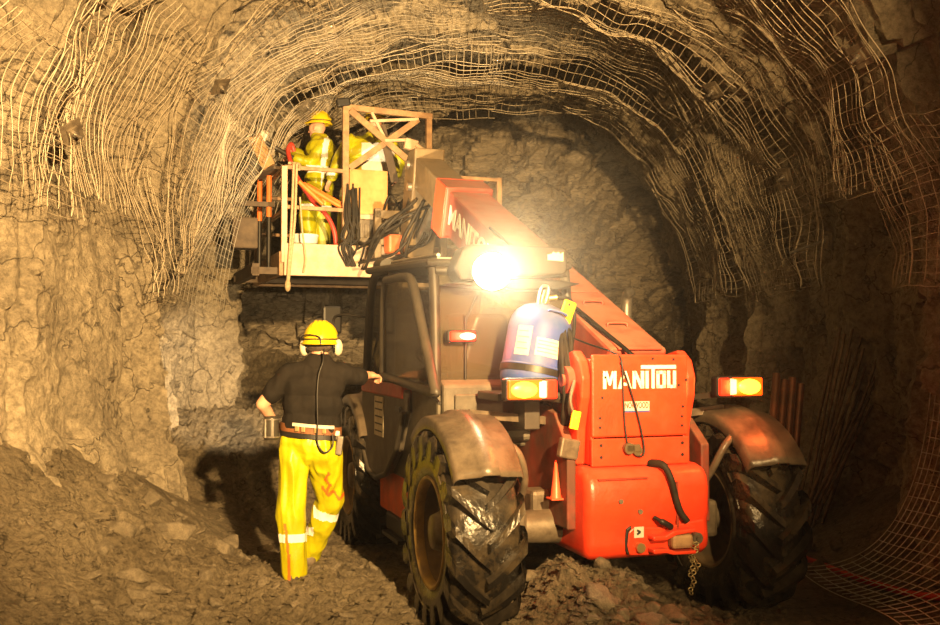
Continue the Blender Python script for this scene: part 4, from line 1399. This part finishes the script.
tag(rp.build('rope', M_ROPE), 'frayed rope knotted over the rail and hanging below the platform', 'rope')
tag(MB().bar(Q(.02, .30, 1.29), Q(-.72, 1.75, 1.20), .22, .04, bevel=.006).build('timber_board', M_DWOOD), 'dark board lying on the left end rail of the platform', 'board')
tag(MB().bar(W(253, 135, 11.85), W(268, 166, 11.75), .16, .05, (0, 1, 0), bevel=.006).build('timber_plank', M_WOOD), 'pale timber plank leaning up at the left end of the platform', 'plank')
pb = thing('pry_bar', 'dark bar with a pale head held out by the left platform worker', 'bar', W(276, 148, 11.95))
MB().cyl(W(261, 139, 11.9) - W(276, 148, 11.95), W(292, 157, 12.05) - W(276, 148, 11.95), .028, n=10).build('shaft', M_DARK, pb)
MB().box(W(262, 136, 11.9) - W(276, 148, 11.95), (.10, .10, .17), (.1, .5, 0), .03).build('head', M_CREAM, pb)


# ------------------------------------------------------------------ people
def capsule_mesh(caps):
    mb = MB()
    for c in caps:
        a, ra, b_, rb = Vector(c[0]), c[1], Vector(c[2]), c[3]
        sq = c[4] if len(c) > 4 else 1.0          # flattening along y
        d = b_ - a
        if d.length < 1e-5:
            d = Vector((0, 0, .001))
        d.normalize()
        pts, rs = [], []
        for k in range(6):
            t = PI / 2 * (1 - k / 5)
            pts.append(a - d * ra * math.sin(t)); rs.append(max(ra * math.cos(t), 1e-4))
        for k in range(6):
            t = PI / 2 * k / 5
            pts.append(b_ + d * rb * math.sin(t)); rs.append(max(rb * math.cos(t), 1e-4))
        m_ = MB().tube(pts, rs, 14, True)
        if sq != 1.0:
            my = (a.y + b_.y) / 2
            m_.v = [(v[0], my + (v[1] - my) * sq, v[2]) for v in m_.v]
        mb.add(m_.v, m_.f)
    return mb


def blob(name, caps, voxel, m, parent, it=6, fold=None):
    """grow one continuous surface over tapered limbs"""
    mb = capsule_mesh(caps)
    o = mb.build(name, m, None, fix=True)
    rm = o.modifiers.new('r', 'REMESH')
    rm.mode = 'VOXEL'
    rm.voxel_size = voxel
    s = o.modifiers.new('s', 'SMOOTH')
    s.iterations = it
    s.factor = .5
    dg = bpy.context.evaluated_depsgraph_get()
    me = bpy.data.meshes.new_from_object(o.evaluated_get(dg))
    o.modifiers.clear()
    o.data = me
    co = np.empty(len(me.vertices) * 3)
    me.vertices.foreach_get('co', co)
    co = co.reshape(-1, 3)
    if fold is not None:
        no = np.empty(len(me.vertices) * 3)
        me.vertices.foreach_get('normal', no)
        co = co + no.reshape(-1, 3) * fold(co)[:, None]
    if parent is not None:
        co = co - np.array(parent.location)
    me.vertices.foreach_set('co', co.ravel())
    me.polygons.foreach_set('use_smooth', [True] * len(me.polygons))
    me.materials.clear()
    me.materials.append(m)
    me.update()
    o.name = name
    o.parent = parent
    return o


def patch(src, pred, off, name, m, parent):
    """a band of the same cloth sewn on: the faces inside pred, lifted off the surface"""
    me = src.data
    b = bmesh.new()
    b.from_mesh(me)
    loc = Vector(src.parent.location)
    kill = [f for f in b.faces if not pred(f.calc_center_median() + loc)]
    bmesh.ops.delete(b, geom=kill, context='FACES')
    b.normal_update()
    for v in b.verts:
        v.co += v.normal * off
    me2 = bpy.data.meshes.new(name)
    b.to_mesh(me2)
    b.free()
    if not len(me2.polygons):
        return None
    me2.materials.clear()
    me2.materials.append(m)
    o = bpy.data.objects.new(name, me2)
    COL.objects.link(o)
    o.parent = parent
    return o


def cloth(scale, amp, seed, st=(1, 1, .35)):
    def f(co):
        p = co * scale * np.array(st)
        n = fbm(p, 3, seed)
        n2 = 1 - np.abs(vnoise(p * 1.7 + 5, seed + 9)) * 2
        return amp * (.7 * n + .5 * n2)
    return f


def helmet(root, c, s, yaw, tilt, name='helmet', lamp=False):
    """hard hat with brim, ridge and harness line; +y of the local frame is forward"""
    mb = MB()
    prof = []
    for k in range(13):
        t = PI / 2 * k / 12
        prof.append((.118 * math.cos(t) ** .85 if k < 12 else 0, .145 * math.sin(t)))
    mb.lathe([(.112, -.012), (.128, -.014), (.130, -.004), (.119, .004)] + prof[1:], (0, 0, 0), (0, 0, 1), 32, True, 1.0, 1.0)
    vs = [(x, y * 1.16 + (.05 * max(0, (y - .06) / .07) if z < .006 else 0), z) for (x, y, z) in mb.v]
    mb.v = vs
    for xx in (-.03, 0, .03):
        mb.tube([(xx, -.125, .05), (xx * .95, -.09, .108), (xx * .9, -.04, .138), (xx * .9, .04, .138), (xx * .95, .09, .108), (xx, .125, .05)], .009, 6)
    M = Matrix.Translation(Vector(c) - Vector(root.location)) @ Matrix.Rotation(yaw, 4, 'Z') @ Matrix.Rotation(tilt, 4, 'X') @ Matrix.Scale(s, 4)
    mb.v = [tuple(M @ Vector(v)) for v in mb.v]
    h = mb.build(name, M_HELM, root)
    bd_ = MB().tube([(.121 * math.cos(a), .139 * math.sin(a), .022) for a in np.linspace(0, 2 * PI, 33)], .005, 6, False)
    bd_.v = [tuple(M @ Vector(v)) for v in bd_.v]
    bd_.build('helmet_band', M_BLACK, h)
    if lamp:
        l_ = MB().cyl((0, .13, .045), (0, .19, .045), .03, n=14).box((0, .14, .045), (.05, .03, .06), None, .01)
        l_.v = [tuple(M @ Vector(v)) for v in l_.v]
        l_.build('cap_lamp', M_BLACK, h)
    return h, M


def head_caps(c, face, k=1.0):
    """skull, jaw, nose, brow, chin and ears about the head centre c looking along face"""
    f = Vector(face).normalized()
    up = Vector((0, 0, 1))
    sd = f.cross(up).normalized()
    c = Vector(c)
    p = lambda a, b_, d: c + f * a * k + sd * b_ * k + up * d * k
    cs = [(p(-.02, 0, .02), .088 * k, p(.025, 0, .01), .082 * k), (p(.03, 0, -.05), .062 * k, p(.055, 0, -.085), .038 * k),
          (p(.09, 0, .005), .010 * k, p(.112, 0, -.028), .015 * k), (p(.078, -.03, .03), .014 * k, p(.078, .03, .03), .014 * k),
          (p(.085, -.018, -.062), .010 * k, p(.085, .018, -.062), .010 * k), (p(.078, 0, -.10), .016 * k, p(.078, 0, -.10), .016 * k)]
    for s in (-1, 1):
        cs.append((p(-.008, s * .086, .012), .016 * k, p(-.002, s * .084, -.022), .012 * k))
        cs.append((p(.083, s * .032, .012), .011 * k, p(.083, s * .032, .012), .011 * k))
    return cs


def hand_caps(wr, d, palm_n, curl=.6, k=1.0, side=1):
    """palm, four unequal bent fingers and a side thumb from the wrist wr pointing along d"""
    d = Vector(d).normalized()
    n = Vector(palm_n)
    n = (n - d * n.dot(d)).normalized()
    s = d.cross(n).normalized() * side
    wr = Vector(wr)
    cs = [(wr, .026 * k, wr + d * .045 * k, .028 * k), (wr + d * .03 * k - s * .022 * k, .018 * k, wr + d * .085 * k - s * .030 * k, .014 * k), (wr + d * .03 * k + s * .02 * k, .018 * k, wr + d * .088 * k + s * .028 * k, .014 * k), (wr + d * .04 * k, .018 * k, wr + d * .09 * k, .015 * k)]
    for q, L in zip((-1.5, -.5, .5, 1.5), (.062, .078, .084, .074)):
        a = wr + d * .088 * k + s * q * .020 * k
        d1 = (d * math.cos(curl * .6) + n * math.sin(curl * .6)).normalized()
        d2 = (d * math.cos(curl * 1.7) + n * math.sin(curl * 1.7)).normalized()
        d3 = (d * math.cos(curl * 2.6) + n * math.sin(curl * 2.6)).normalized()
        b_ = a + d1 * L * .45 * k
        c = b_ + d2 * L * .32 * k
        e = c + d3 * L * .25 * k
        cs += [(a, .0098 * k, b_, .0092 * k), (b_, .0092 * k, c, .0085 * k), (c, .0085 * k, e, .0075 * k)]
    a = wr + d * .022 * k + s * .026 * k
    b_ = a + (d * .6 + s * .65 + n * .35).normalized() * .042 * k
    c = b_ + (d * .85 + s * .15 + n * .5).normalized() * .034 * k
    cs += [(a, .014 * k, b_, .0115 * k), (b_, .0115 * k, c, .0095 * k)]
    return cs


# ---- the man in the black shirt
MD = 7.0
def m(px, py, dd=0.0):
    return W(px, py, MD + dd)


gfoot = gz(m(297, 575).x, MD)
MAN = thing('person', 'person in a black shirt, yellow trousers and yellow helmet standing by the cab', 'person', (m(306, 575).x, MD, m(306, 575).z))
SHL, SHR = m(289, 374, .0), m(338, 373, .02)
ELB, WRL = m(263, 404, -.04), m(277, 426, .16)
ELR, WRR = m(356, 377, .12), m(368, 375, .26)
HIPL, HIPR = m(295, 448), m(324, 450)
KNL, ANL = m(291, 510, -.02), m(296, 567, .02)
KNR, ANR = m(331, 499, .16), m(310, 552, .36)
HEAD = m(320, 342, .02)
body = head_caps(HEAD, (.12, 1, .02)) + [
    (m(319, 364), .062, m(320, 350, .01), .060),
    (m(300, 372), .065, m(330, 371), .065), (m(302, 388), .105, m(326, 388), .105), (m(304, 410), .085, m(322, 412), .085), (m(300, 440), .09, m(322, 442), .09),
    (SHL, .062, ELB, .046), (ELB, .045, WRL, .030), (SHR, .060, ELR, .046), (ELR, .044, WRR, .031),
    (HIPL, .085, KNL, .058), (KNL, .056, ANL, .042), (HIPR, .085, KNR, .058), (KNR, .056, ANR, .042),
    (ANL + V(0, -.03, -.05), .04, ANL + V(0, .14, -.07), .032), (ANR + V(0, -.02, -.05), .04, ANR + V(0, .12, -.09), .032)]
body += hand_caps(WRR, (.55, .75, -.05), (0, .25, -1), .75, 1.0, 1) + hand_caps(WRL, (.6, .75, -.3), (.6, -.1, .3), .3, 1.0, 1)
blob('body', body, .0075, M_SKIN, MAN, 3)
hair = [(HEAD + V(-.03, -.03, -.005), .072, HEAD + V(.03, -.03, -.005), .072)]
blob('hair', hair, .010, M_HAIR, MAN, 3, lambda co: .004 * vnoise(co * 60, 3))
shirt = [(m(297, 372), .078, m(331, 371), .078), (m(299, 386), .118, m(328, 386), .118), (m(301, 404), .124, m(325, 405), .122), (m(301, 422), .130, m(323, 426), .128),
         (m(316, 364), .082, m(322, 363), .082), (SHL, .082, SHL.lerp(ELB, .70), .066), (SHR, .080, SHR.lerp(ELR, .75), .070), (SHR.lerp(ELR, .7), .070, ELR.lerp(WRR, .30), .066)]
SH = blob('shirt', shirt, .0095, M_SHIRT, MAN, 6, cloth(9, .011, 3, (1, 1, .6)))
tr = [(m(297, 441), .125, m(321, 443), .125), (HIPL, .118, HIPL.lerp(KNL, .5), .098), (HIPL.lerp(KNL, .5), .098, KNL, .088), (KNL, .088, ANL + V(0, 0, .0), .084), (ANL, .084, ANL + V(.004, 0, -.02), .080),
      (HIPR, .118, HIPR.lerp(KNR, .5), .104), (HIPR.lerp(KNR, .5), .104, KNR, .086), (KNR, .086, ANR, .076), (m(303, 431), .115, m(320, 434), .115), (HIPL, .11, HIPR, .11)]
TR = blob('trousers', tr, .0095, M_YEL, MAN, 4, cloth(8, .024, 8, (1, 1, .20)))
kz = m(0, 500).z
patch(TR, lambda c: c.x < m(311, 0).x and abs(c.z - m(0, 535).z - .02 * 0) < .032, .004, 'reflective_band', M_REFL, TR)
d_ = (ANR - KNR).normalized()
patch(TR, lambda c: c.x > m(311.5, 0).x and abs((c - KNR).dot(d_) - .10) < .034 and c.z < KNR.z + .03, .004, 'reflective_band', M_REFL, TR)
patch(TR, lambda c: c.y < MD + .02 and c.z < m(0, 520).z and abs(c.x - (m(291, 0).x + .035 * math.sin(c.z * 9) * .4)) < .010, .005, 'orange_stripe', M_ORSTR, TR)
patch(TR, lambda c: c.y < MD + .16 and c.x > m(322, 0).x and abs((c.z - m(0, 494).z) + .45 * (c.x - m(333, 0).x) - .02 * math.sin(c.x * 90)) < .014, .005, 'orange_stripe', M_ORSTR, TR)
patch(TR, lambda c: c.y < MD + .16 and m(0, 492).z < c.z < m(0, 470).z and abs(c.x - m(329, 0).x - .012 * math.sin(c.z * 70)) < .010, .005, 'orange_stripe', M_ORSTR, TR)
for an, tz in ((ANL, 0), (ANR, -.02)):
    blob('boot', [(an + V(0, -.03, -.035), .062, an + V(0, .0, .02), .062), (an + V(0, -.02, -.045), .055, an + V(.0, .17, -.055 + tz), .045)], .012, M_BOOT, MAN, 4)
hz, HM = helmet(MAN, m(321, 342.5, .015), 1.06, -.12, .0)
MB().tube([tuple(HM @ Vector(p)) for p in smooth_path([(-.118, -.03, .02), (-.10, -.10, .04), (-.04, -.145, .05), (.03, -.148, .035), (.04, -.15, -.01)], 6)], .0045, 6).build('lamp_lead', M_BLACK, hz)
em = []
for px_, s in ((304.5, -1), (338.0, 1)):
    c = m(px_, 347.5, -.01)
    E_ = MB().ball(c - MAN.location, (.034, .046, .060)).build('ear_muff', M_CREAM, MAN)
    MB().torus(c - MAN.location + V(-s * .022, 0, 0), .040, .012, (1, 0, 0), 20, 8, 1, .8).build('cushion', M_BLACK, E_)
    MB().tube([c - MAN.location + V(0, 0, .04), c - MAN.location + V(-s * .005, 0, .09)], .006, 6).build('muff_arm', M_BLACK, E_)
# belt round the waist, dipping to the right
def ring(z0, z1, name, mm, parent, off=.010, cond=lambda a: True, lean=-.09):
    cx, cy = m(311.5, 0).x, MD
    rx, ry = .205, .128
    mb = MB()
    n = 64
    seg = [k for k in range(n) if cond(2 * PI * k / n)]
    for k in seg:
        q = []
        for a in (2 * PI * k / n, 2 * PI * (k + 1) / n):
            for o_, z in ((off, z0), (off, z1), (off - .012, z1), (off - .012, z0)):
                x = cx + (rx + o_) * math.cos(a)
                q.append((x - MAN.location.x, cy + (ry + o_) * math.sin(a) - MAN.location.y, z + lean * (x - cx) * 1.0 - MAN.location.z))
        mb.add(q, [[0, 4, 5, 1], [1, 5, 6, 2], [2, 6, 7, 3], [3, 7, 4, 0]])
    return mb.build(name, mm, parent)


bz = m(0, 428).z
BELT = ring(bz - .028, bz + .028, 'belt', M_LEATH, MAN)
ring(bz - .062, bz - .030, 'waistband', M_BLACK, MAN, .012)
ring(bz + .018, bz + .040, 'back_strip', M_STICK, BELT, .022, lambda a: R(238) < a < R(318))
bkl = MB()
for a in (R(250), R(262), R(285), R(300)):
    x, y = m(311.5, 0).x + .22 * math.cos(a), MD + .146 * math.sin(a)
    bkl.box(V(x, y, bz - .09 * (x - m(311.5, 0).x)) - MAN.location, (.028, .014, .035), None, .004)
bkl.build('buckle', M_BRASS, BELT)
MB().tube([tuple(Vector(p) - MAN.location) for p in smooth_path([m(324, 349, -.135), m(323, 362, -.12), m(319, 375, -.135), m(317.5, 395, -.15), m(318, 420, -.155), m(318, 442, -.15), m(325, 452, -.16), m(333, 446, -.15), m(333, 434, -.14)], 6)], .006, 6).build('lamp_cable', M_BLACK, MAN)
rdo = MB().box(m(340, 445, -.06) - MAN.location, (.045, .045, .13), (0, .12, 0), .008).box(m(338.5, 436, -.065) - MAN.location, (.032, .03, .05), (0, .12, 0), .008).build('belt_battery', M_STEEL, MAN)
MB().box(m(338, 433, -.065) - MAN.location, (.03, .034, .035), (0, .12, 0), .008).build('white_cap', M_WHITE, rdo)
# self-rescuer canister hanging at his left hip
CA = thing('canister', 'ribbed steel canister hanging at the hip of the person in the black shirt', 'canister', m(272, 427, -.07))
MB().lathe([(0, -.085), (.048, -.085), (.052, -.07), (.052, .06), (.048, .075), (.0, .08)], (0, 0, 0), (0, 0, 1), 24).build('can', mat('canister_dark', (.10, .09, .075), .35, .6), CA)
MB().torus((0, 0, -.065), .053, .007, (0, 0, 1), 24, 6).torus((0, 0, .055), .053, .007, (0, 0, 1), 24, 6).span((.008, -.060, -.07), (.026, -.048, .06), .003).span((-.038, -.054, -.07), (-.026, -.040, .06), .003).build('band', M_STEEL, CA)
MB().tube(smooth_path([(.05, .02, .05), (.075, .05, .04), (.09, .10, .03)], 4), .008, 6).build('belt_hook', M_STEEL, CA)


# ---- the two workers on the platform
def worker(name_lab, DD, head, face, torso, arms, legs, hel, cap_lamp, seed, jk=1.0):
    w = lambda p: W(p[0], p[1], DD + (p[2] if len(p) > 2 else 0))
    fl = 2.725
    root = thing('person', name_lab, 'person', V(w(legs[0][2]).x, DD, fl))
    H = w(head)
    chest, waist, pel = w(torso[0]), w(torso[1]), w(torso[2])
    sw = torso[3]
    ax = Vector(torso[4]).normalized()
    caps = head_caps(H, face)
    caps += [(chest + V(0, 0, .16), .06, H + V(0, 0, -.05), .058), (chest + ax * sw, .07, chest - ax * sw, .07), (chest, .11, pel, .11)]
    jc = [(chest + ax * sw * .8 + V(0, 0, .10), .092, chest - ax * sw * .8 + V(0, 0, .10), .092), (chest + ax * sw * .75, .15 * jk, chest - ax * sw * .75, .15 * jk),
          (waist + ax * sw * .55, .145 * jk, waist - ax * sw * .55, .145 * jk), (pel + ax * sw * .5, .145, pel - ax * sw * .5, .145), (chest + V(0, 0, .13), .10, H + V(0, 0, -.11), .082)]
    for (s, e, h, hd_, pn) in arms:
        s, e, h = w(s), w(e), w(h)
        caps += [(s, .055, e, .045), (e, .045, h, .03)] + hand_caps(h, hd_, pn, .8)
        jc += [(s, .090, e, .080), (e, .080, h - (h - e).normalized() * .05, .062)]
    tc = [(pel, .15, pel + V(0, 0, -.08), .14)]
    for (hp_, kn, an) in legs:
        hp_, kn, an = w(hp_), w(kn), w(an)
        caps += [(hp_, .085, kn, .055), (kn, .055, an, .04), (an + V(0, 0, -.03), .04, an + V(face[0] * .14, face[1] * .14, -.05), .032)]
        tc += [(hp_, .125, kn, .102), (kn, .102, an + V(0, 0, .03), .090)]
    blob('body', caps, .011, M_SKIN, root, 3)
    JK = blob('jacket', jc, .014, M_YEL, root, 4, cloth(7, .014, seed, (1, 1, .6)))
    TRW = blob('trousers', tc, .014, M_YEL, root, 4, cloth(7, .016, seed + 3, (1, 1, .3)))
    for (hp_, kn, an) in legs:
        an = w(an)
        f = Vector((face[0], face[1], 0)).normalized()
        blob('boot', [(an + V(0, 0, .06), .075, an + V(0, 0, -.02), .07), (an + V(0, 0, -.03), .062, an + f * .16 + V(0, 0, -.045), .05)], .016, M_BOOT, root, 3)
    helmet(root, w(hel[0]), 1.06, hel[1], hel[2], 'helmet', cap_lamp)
    return root, JK, TRW, w


r1, j1, t1, w1 = worker('person in yellow oilskins on the left of the platform reaching towards the rock', 12.55, (316, 128), (-1, .25, .0),
       ((321, 150), (320, 166), (318, 180), .12, (.45, .9, 0)),
       [((323, 143, -.14), (310, 162, -.22), (293, 157, -.25), (-.9, .1, .1), (0, 0, -1)), ((320, 143, .2), (305, 158, .15), (291, 150, .1), (-.9, 0, .2), (0, 0, -1))],
       [((312, 186, -.05), (307, 216, -.08), (309, 259, -.05)), ((323, 186, .1), (322, 218, .08), (323, 259, .1))], ((319, 122), R(80), R(2)), True, 50)
patch(j1, lambda c: abs(c.z - w1((0, 171)).z) < .04 and c.x > w1((309, 0)).x, .006, 'reflective_band', M_REFL, j1)
patch(j1, lambda c: c.x > w1((322, 0)).x and abs((c.x - w1((327, 0)).x) - .18 * (c.z - w1((0, 148)).z)) < .03 and c.y < 12.5, .006, 'reflective_band', M_REFL, j1)
patch(t1, lambda c: abs(c.z - w1((0, 208)).z) < .035 and c.z < w1((0, 195)).z, .006, 'reflective_band', M_REFL, t1)
r2, j2, t2, w2 = worker('person in yellow oilskins with a reflective back painted glare-white standing behind the braced frame', 12.42, (374, 124), (-.25, 1, 0),
       ((369, 150), (367, 166), (361, 182), .21, (1, .1, 0)),
       [((349, 139, -.08), (338, 160, -.2), (329, 180, -.25), (-.4, .2, -.8), (.7, -.3, 0)), ((390, 143), (399, 160, .1), (396, 176, .2), (-.2, .4, -.8), (-.7, .3, 0))],
       [((350, 190), (345, 220), (345, 259)), ((373, 190), (372, 220), (372, 259))], ((374, 118), R(15), R(-4)), False, 60, 1.08)
patch(j2, lambda c: c.y < 12.42 + .02 and w2((362, 0)).x < c.x < w2((394, 0)).x and w2((0, 176)).z < c.z < w2((0, 144)).z, .008, 'glare_back_patch', mat('glare_white', (.9, .88, .84), .5), j2)  # lamp glare on the reflective jacket back, put in as near-white cloth
patch(t2, lambda c: abs(c.z - w2((0, 194)).z) < .04 and c.x < w2((360, 0)).x, .006, 'reflective_band', M_REFL, t2)
patch(j2, lambda c: c.x < w2((337, 0)).x and abs(c.z - w2((0, 176)).z) < .035, .006, 'reflective_cuff', M_REFL, j2)

# ------------------------------------------------------------------ odds and ends on the right
M_ROD = mat('rusted_rod', (.24, .17, .11), .4, .5, (.12, .075, .04), 9)
M_RTUBE = mat('rusty_tube', (.20, .07, .035), .35, .5, (.10, .045, .025), 8)
RODS = 15
rr = random.Random(21)
for k in range(RODS):
    if k < 11:
        b0 = W(797 + k * 2.6 + rr.uniform(-4, 4), 492 - rr.uniform(0, 26), 8.7 + rr.uniform(-.25, .35))
        b1 = W(838 + k * 4.6 + rr.uniform(-4, 4), 338 + rr.uniform(-10, 16), 9.25 + rr.uniform(-.15, .25))
        lab = 'thin steel rod in the bundle leaning against the right wall behind the right rear wheel'
    else:
        b0 = W(806 + (k - 11) * 5, 480, 8.6)
        b1 = W((846, 862, 868, 871)[k - 11], (404, 402, 398, 405)[k - 11], 9.1)
        lab = 'short steel rod leaning lower in the bundle by the right wall'
    b0.z = max(gz(b0.x, b0.y) - .02, b0.z - .35 if k < 11 else b0.z - .2)
    tag(MB().cyl(b0, b1, .013, n=8).build('steel_rod', M_ROD), lab, 'rod', 'long steel rods leaning on the right wall' if k < 11 else 'short steel rods by the right wall')
for k in range(4):
    b0 = W(760 + k * 8, 470, 8.0 + .05 * k)
    b1 = W(776 + k * 8, 374 + (k % 2) * 4 + k * 2, 8.5)
    b0.z = .02
    tag(MB().tube([b0, b1], .035, 14).build('steel_tube', M_RTUBE), 'thick steel tube standing right behind the right tail lamp', 'tube', 'thick steel tubes behind the right tail lamp')
hp = []
for (x, y) in ((2.55, 8.3), (2.66, 7.85), (2.75, 7.3), (2.95, 6.8), (3.12, 6.5), (3.2, 6.1)):
    hp.append((x, y, gz(x, y) + .03))
tag(MB().tube(smooth_path(hp, 8), .024, 10).build('ground_hose', M_RHOSE), 'red hose lying on the floor at the bottom right corner', 'hose')
for (x, y, s, lab) in ((-2.2, 7.5, .19, 'large angular block on the rubble slope, the biggest one left of the standing person'), (-1.95, 7.9, .15, 'pale block at the foot of the slope beside the puddle'), (-2.45, 7.1, .17, 'squat block half sunk in the rubble slope at the left'),
                       (.72, 5.55, .15, 'flat pointed slab on top of the heap under the counterweight'), (.98, 5.42, .15, 'square-faced slab right of the pointed one on the heap')):
    o = bpy.data.objects.new('boulder', STONES[int(x * 10) % 8])
    COL.objects.link(o)
    o.location = (x, y, gz(x, y) + s * .2)
    o.rotation_euler = (.5, .2, x * 7)
    o.scale = (s, s * .9, s)
    tag(o, lab, 'rock')

# ------------------------------------------------------------------ haze of dust in the drift, added lamp glow
def volume(name, lo, hi, dens):
    o = MB().span(lo, hi).build(name, None)
    mt = bpy.data.materials.new(name)
    mt.use_nodes = True
    N = mt.node_tree.nodes
    N.remove(N['Principled BSDF'])
    v = N.new('ShaderNodeVolumeScatter')
    v.inputs['Color'].default_value = (1, .92, .8, 1)
    v.inputs['Density'].default_value = dens
    v.inputs['Anisotropy'].default_value = .55
    mt.node_tree.links.new(v.outputs[0], N['Material Output'].inputs['Volume'])
    o.data.materials.clear()
    o.data.materials.append(mt)
    return tag(o, 'thin dusty haze hanging in the air of the drift', 'haze', kind='stuff')


HAZE = .0025
volume('haze', (-3.9, 3.0, -.3), (3.9, 15.0, 5.8), HAZE)

def lamp_glow_ball(name, c, r, dens):
    """added ball of scatter imitating the bloom of the rear work lamp, densest in the middle"""
    o = MB().ball((0, 0, 0), r, 16).build(name, M_BLACK)
    o.location = c
    mt = bpy.data.materials.new(name)
    mt.use_nodes = True
    N, Lk = mt.node_tree.nodes, mt.node_tree.links
    N.remove(N['Principled BSDF'])
    v = N.new('ShaderNodeVolumeScatter')
    v.inputs['Color'].default_value = (1, .92, .8, 1)
    v.inputs['Anisotropy'].default_value = .35
    tc = N.new('ShaderNodeTexCoord')
    vm = N.new('ShaderNodeVectorMath')
    vm.operation = 'LENGTH'
    Lk.new(tc.outputs['Object'], vm.inputs[0])
    mr = N.new('ShaderNodeMapRange')
    mr.inputs['From Min'].default_value = r
    mr.inputs['From Max'].default_value = 0
    Lk.new(vm.outputs['Value'], mr.inputs['Value'])
    pw = N.new('ShaderNodeMath')
    pw.operation = 'POWER'
    pw.inputs[1].default_value = 1.6
    Lk.new(mr.outputs[0], pw.inputs[0])
    ml_ = N.new('ShaderNodeMath')
    ml_.operation = 'MULTIPLY'
    ml_.inputs[1].default_value = dens
    Lk.new(pw.outputs[0], ml_.inputs[0])
    Lk.new(ml_.outputs[0], v.inputs['Density'])
    Lk.new(v.outputs[0], N['Material Output'].inputs['Volume'])
    o.data.materials.clear()
    o.data.materials.append(mt)
    return tag(o, 'added scattering ball for the glow around the lit rear work lamp of the cab', 'haze', kind='stuff')


lamp_glow_ball('lamp_glow_ball', T(*(LAMP_C + Vector((.05, -.10, 0)))), 1.15, .09)  # added volume that spreads the lamp into a bloom

# ------------------------------------------------------------------ light
def spot(name, loc, aim, watt, col, ang, blend=.6, rad=.06):
    l = bpy.data.lights.new(name, 'SPOT')
    l.energy = watt
    l.color = col
    l.spot_size = R(ang)
    l.spot_blend = blend
    l.shadow_soft_size = rad
    o = bpy.data.objects.new(name, l)
    COL.objects.link(o)
    o.location = loc
    o.rotation_euler = (Vector(aim) - Vector(loc)).to_track_quat('-Z', 'Y').to_euler()
    return o


def point(name, loc, watt, col, rad=.05):
    l = bpy.data.lights.new(name, 'POINT')
    l.energy = watt
    l.color = col
    l.shadow_soft_size = rad
    o = bpy.data.objects.new(name, l)
    COL.objects.link(o)
    o.location = loc
    return o


WARM = (1.0, .62, .235)
spot('vehicle_lamp_behind_camera', (1.8, -1.0, 3.5), (-2.15, 9, 3.5), 16500, WARM, 64, .8, .10)
spot('fill_spot_behind_camera', (2.6, -.8, 1.9), (.6, 6.5, .9), 900, WARM, 30, .9, .08)  # added soft fill, no lamp known at this spot
lp_ = T(*(LAMP_C + Vector((0, -.06, 0))))
spot('cab_work_lamp', lp_, lp_ + (T(0, -1, .02) - T(0, 0, 0)), 420, (1, .78, .46), 150, .5, .09)
l2 = T(*(L2 + Vector((0, .05, 0))))
spot('cab_front_lamp', l2, Q(.9, .3, 2.0), 1100, (1, .72, .36), 84, .8, .05)
hl = T(-1.12, 2.6, 1.5)
spot('left_head_lamp', hl, W(224, 388, 11.5), 2000, (1, .74, .42), 30, .8, .05)
for s in (-1, 1):
    point('tail_lamp_light', T(.69 * s - .035, -.50, 1.455), 15, (1, .12, .02), .05)

point('window_glow_spill', T(-.92, .20, 1.77), 9, (1, .10, .05), .04)  # added red spill around the glow at the back window
wd = bpy.data.worlds.new('mine_air')
SC.world = wd
wd.use_nodes = True
bg = wd.node_tree.nodes['Background']
bg.inputs[0].default_value = (1, .75, .5, 1)
bg.inputs[1].default_value = .004

# ------------------------------------------------------------------ camera
cd = bpy.data.cameras.new('camera')
cam = bpy.data.objects.new('camera', cd)
COL.objects.link(cam)
cd.sensor_width = 36
cd.lens = 36 * F / 940
cam.location = (0, 0, EYE)
cam.rotation_euler = (R(90) + math.atan((HOR - 312.5) / F), 0, 0)
SC.camera = cam
SC.view_settings.view_transform = 'Standard'
SC.view_settings.look = 'None'
SC.view_settings.exposure = 0
SC.view_settings.gamma = 1
SC.view_settings.use_curve_mapping = False
SC.cycles.use_denoising = True
SC.cycles.max_bounces = 6
SC.cycles.transparent_max_bounces = 12
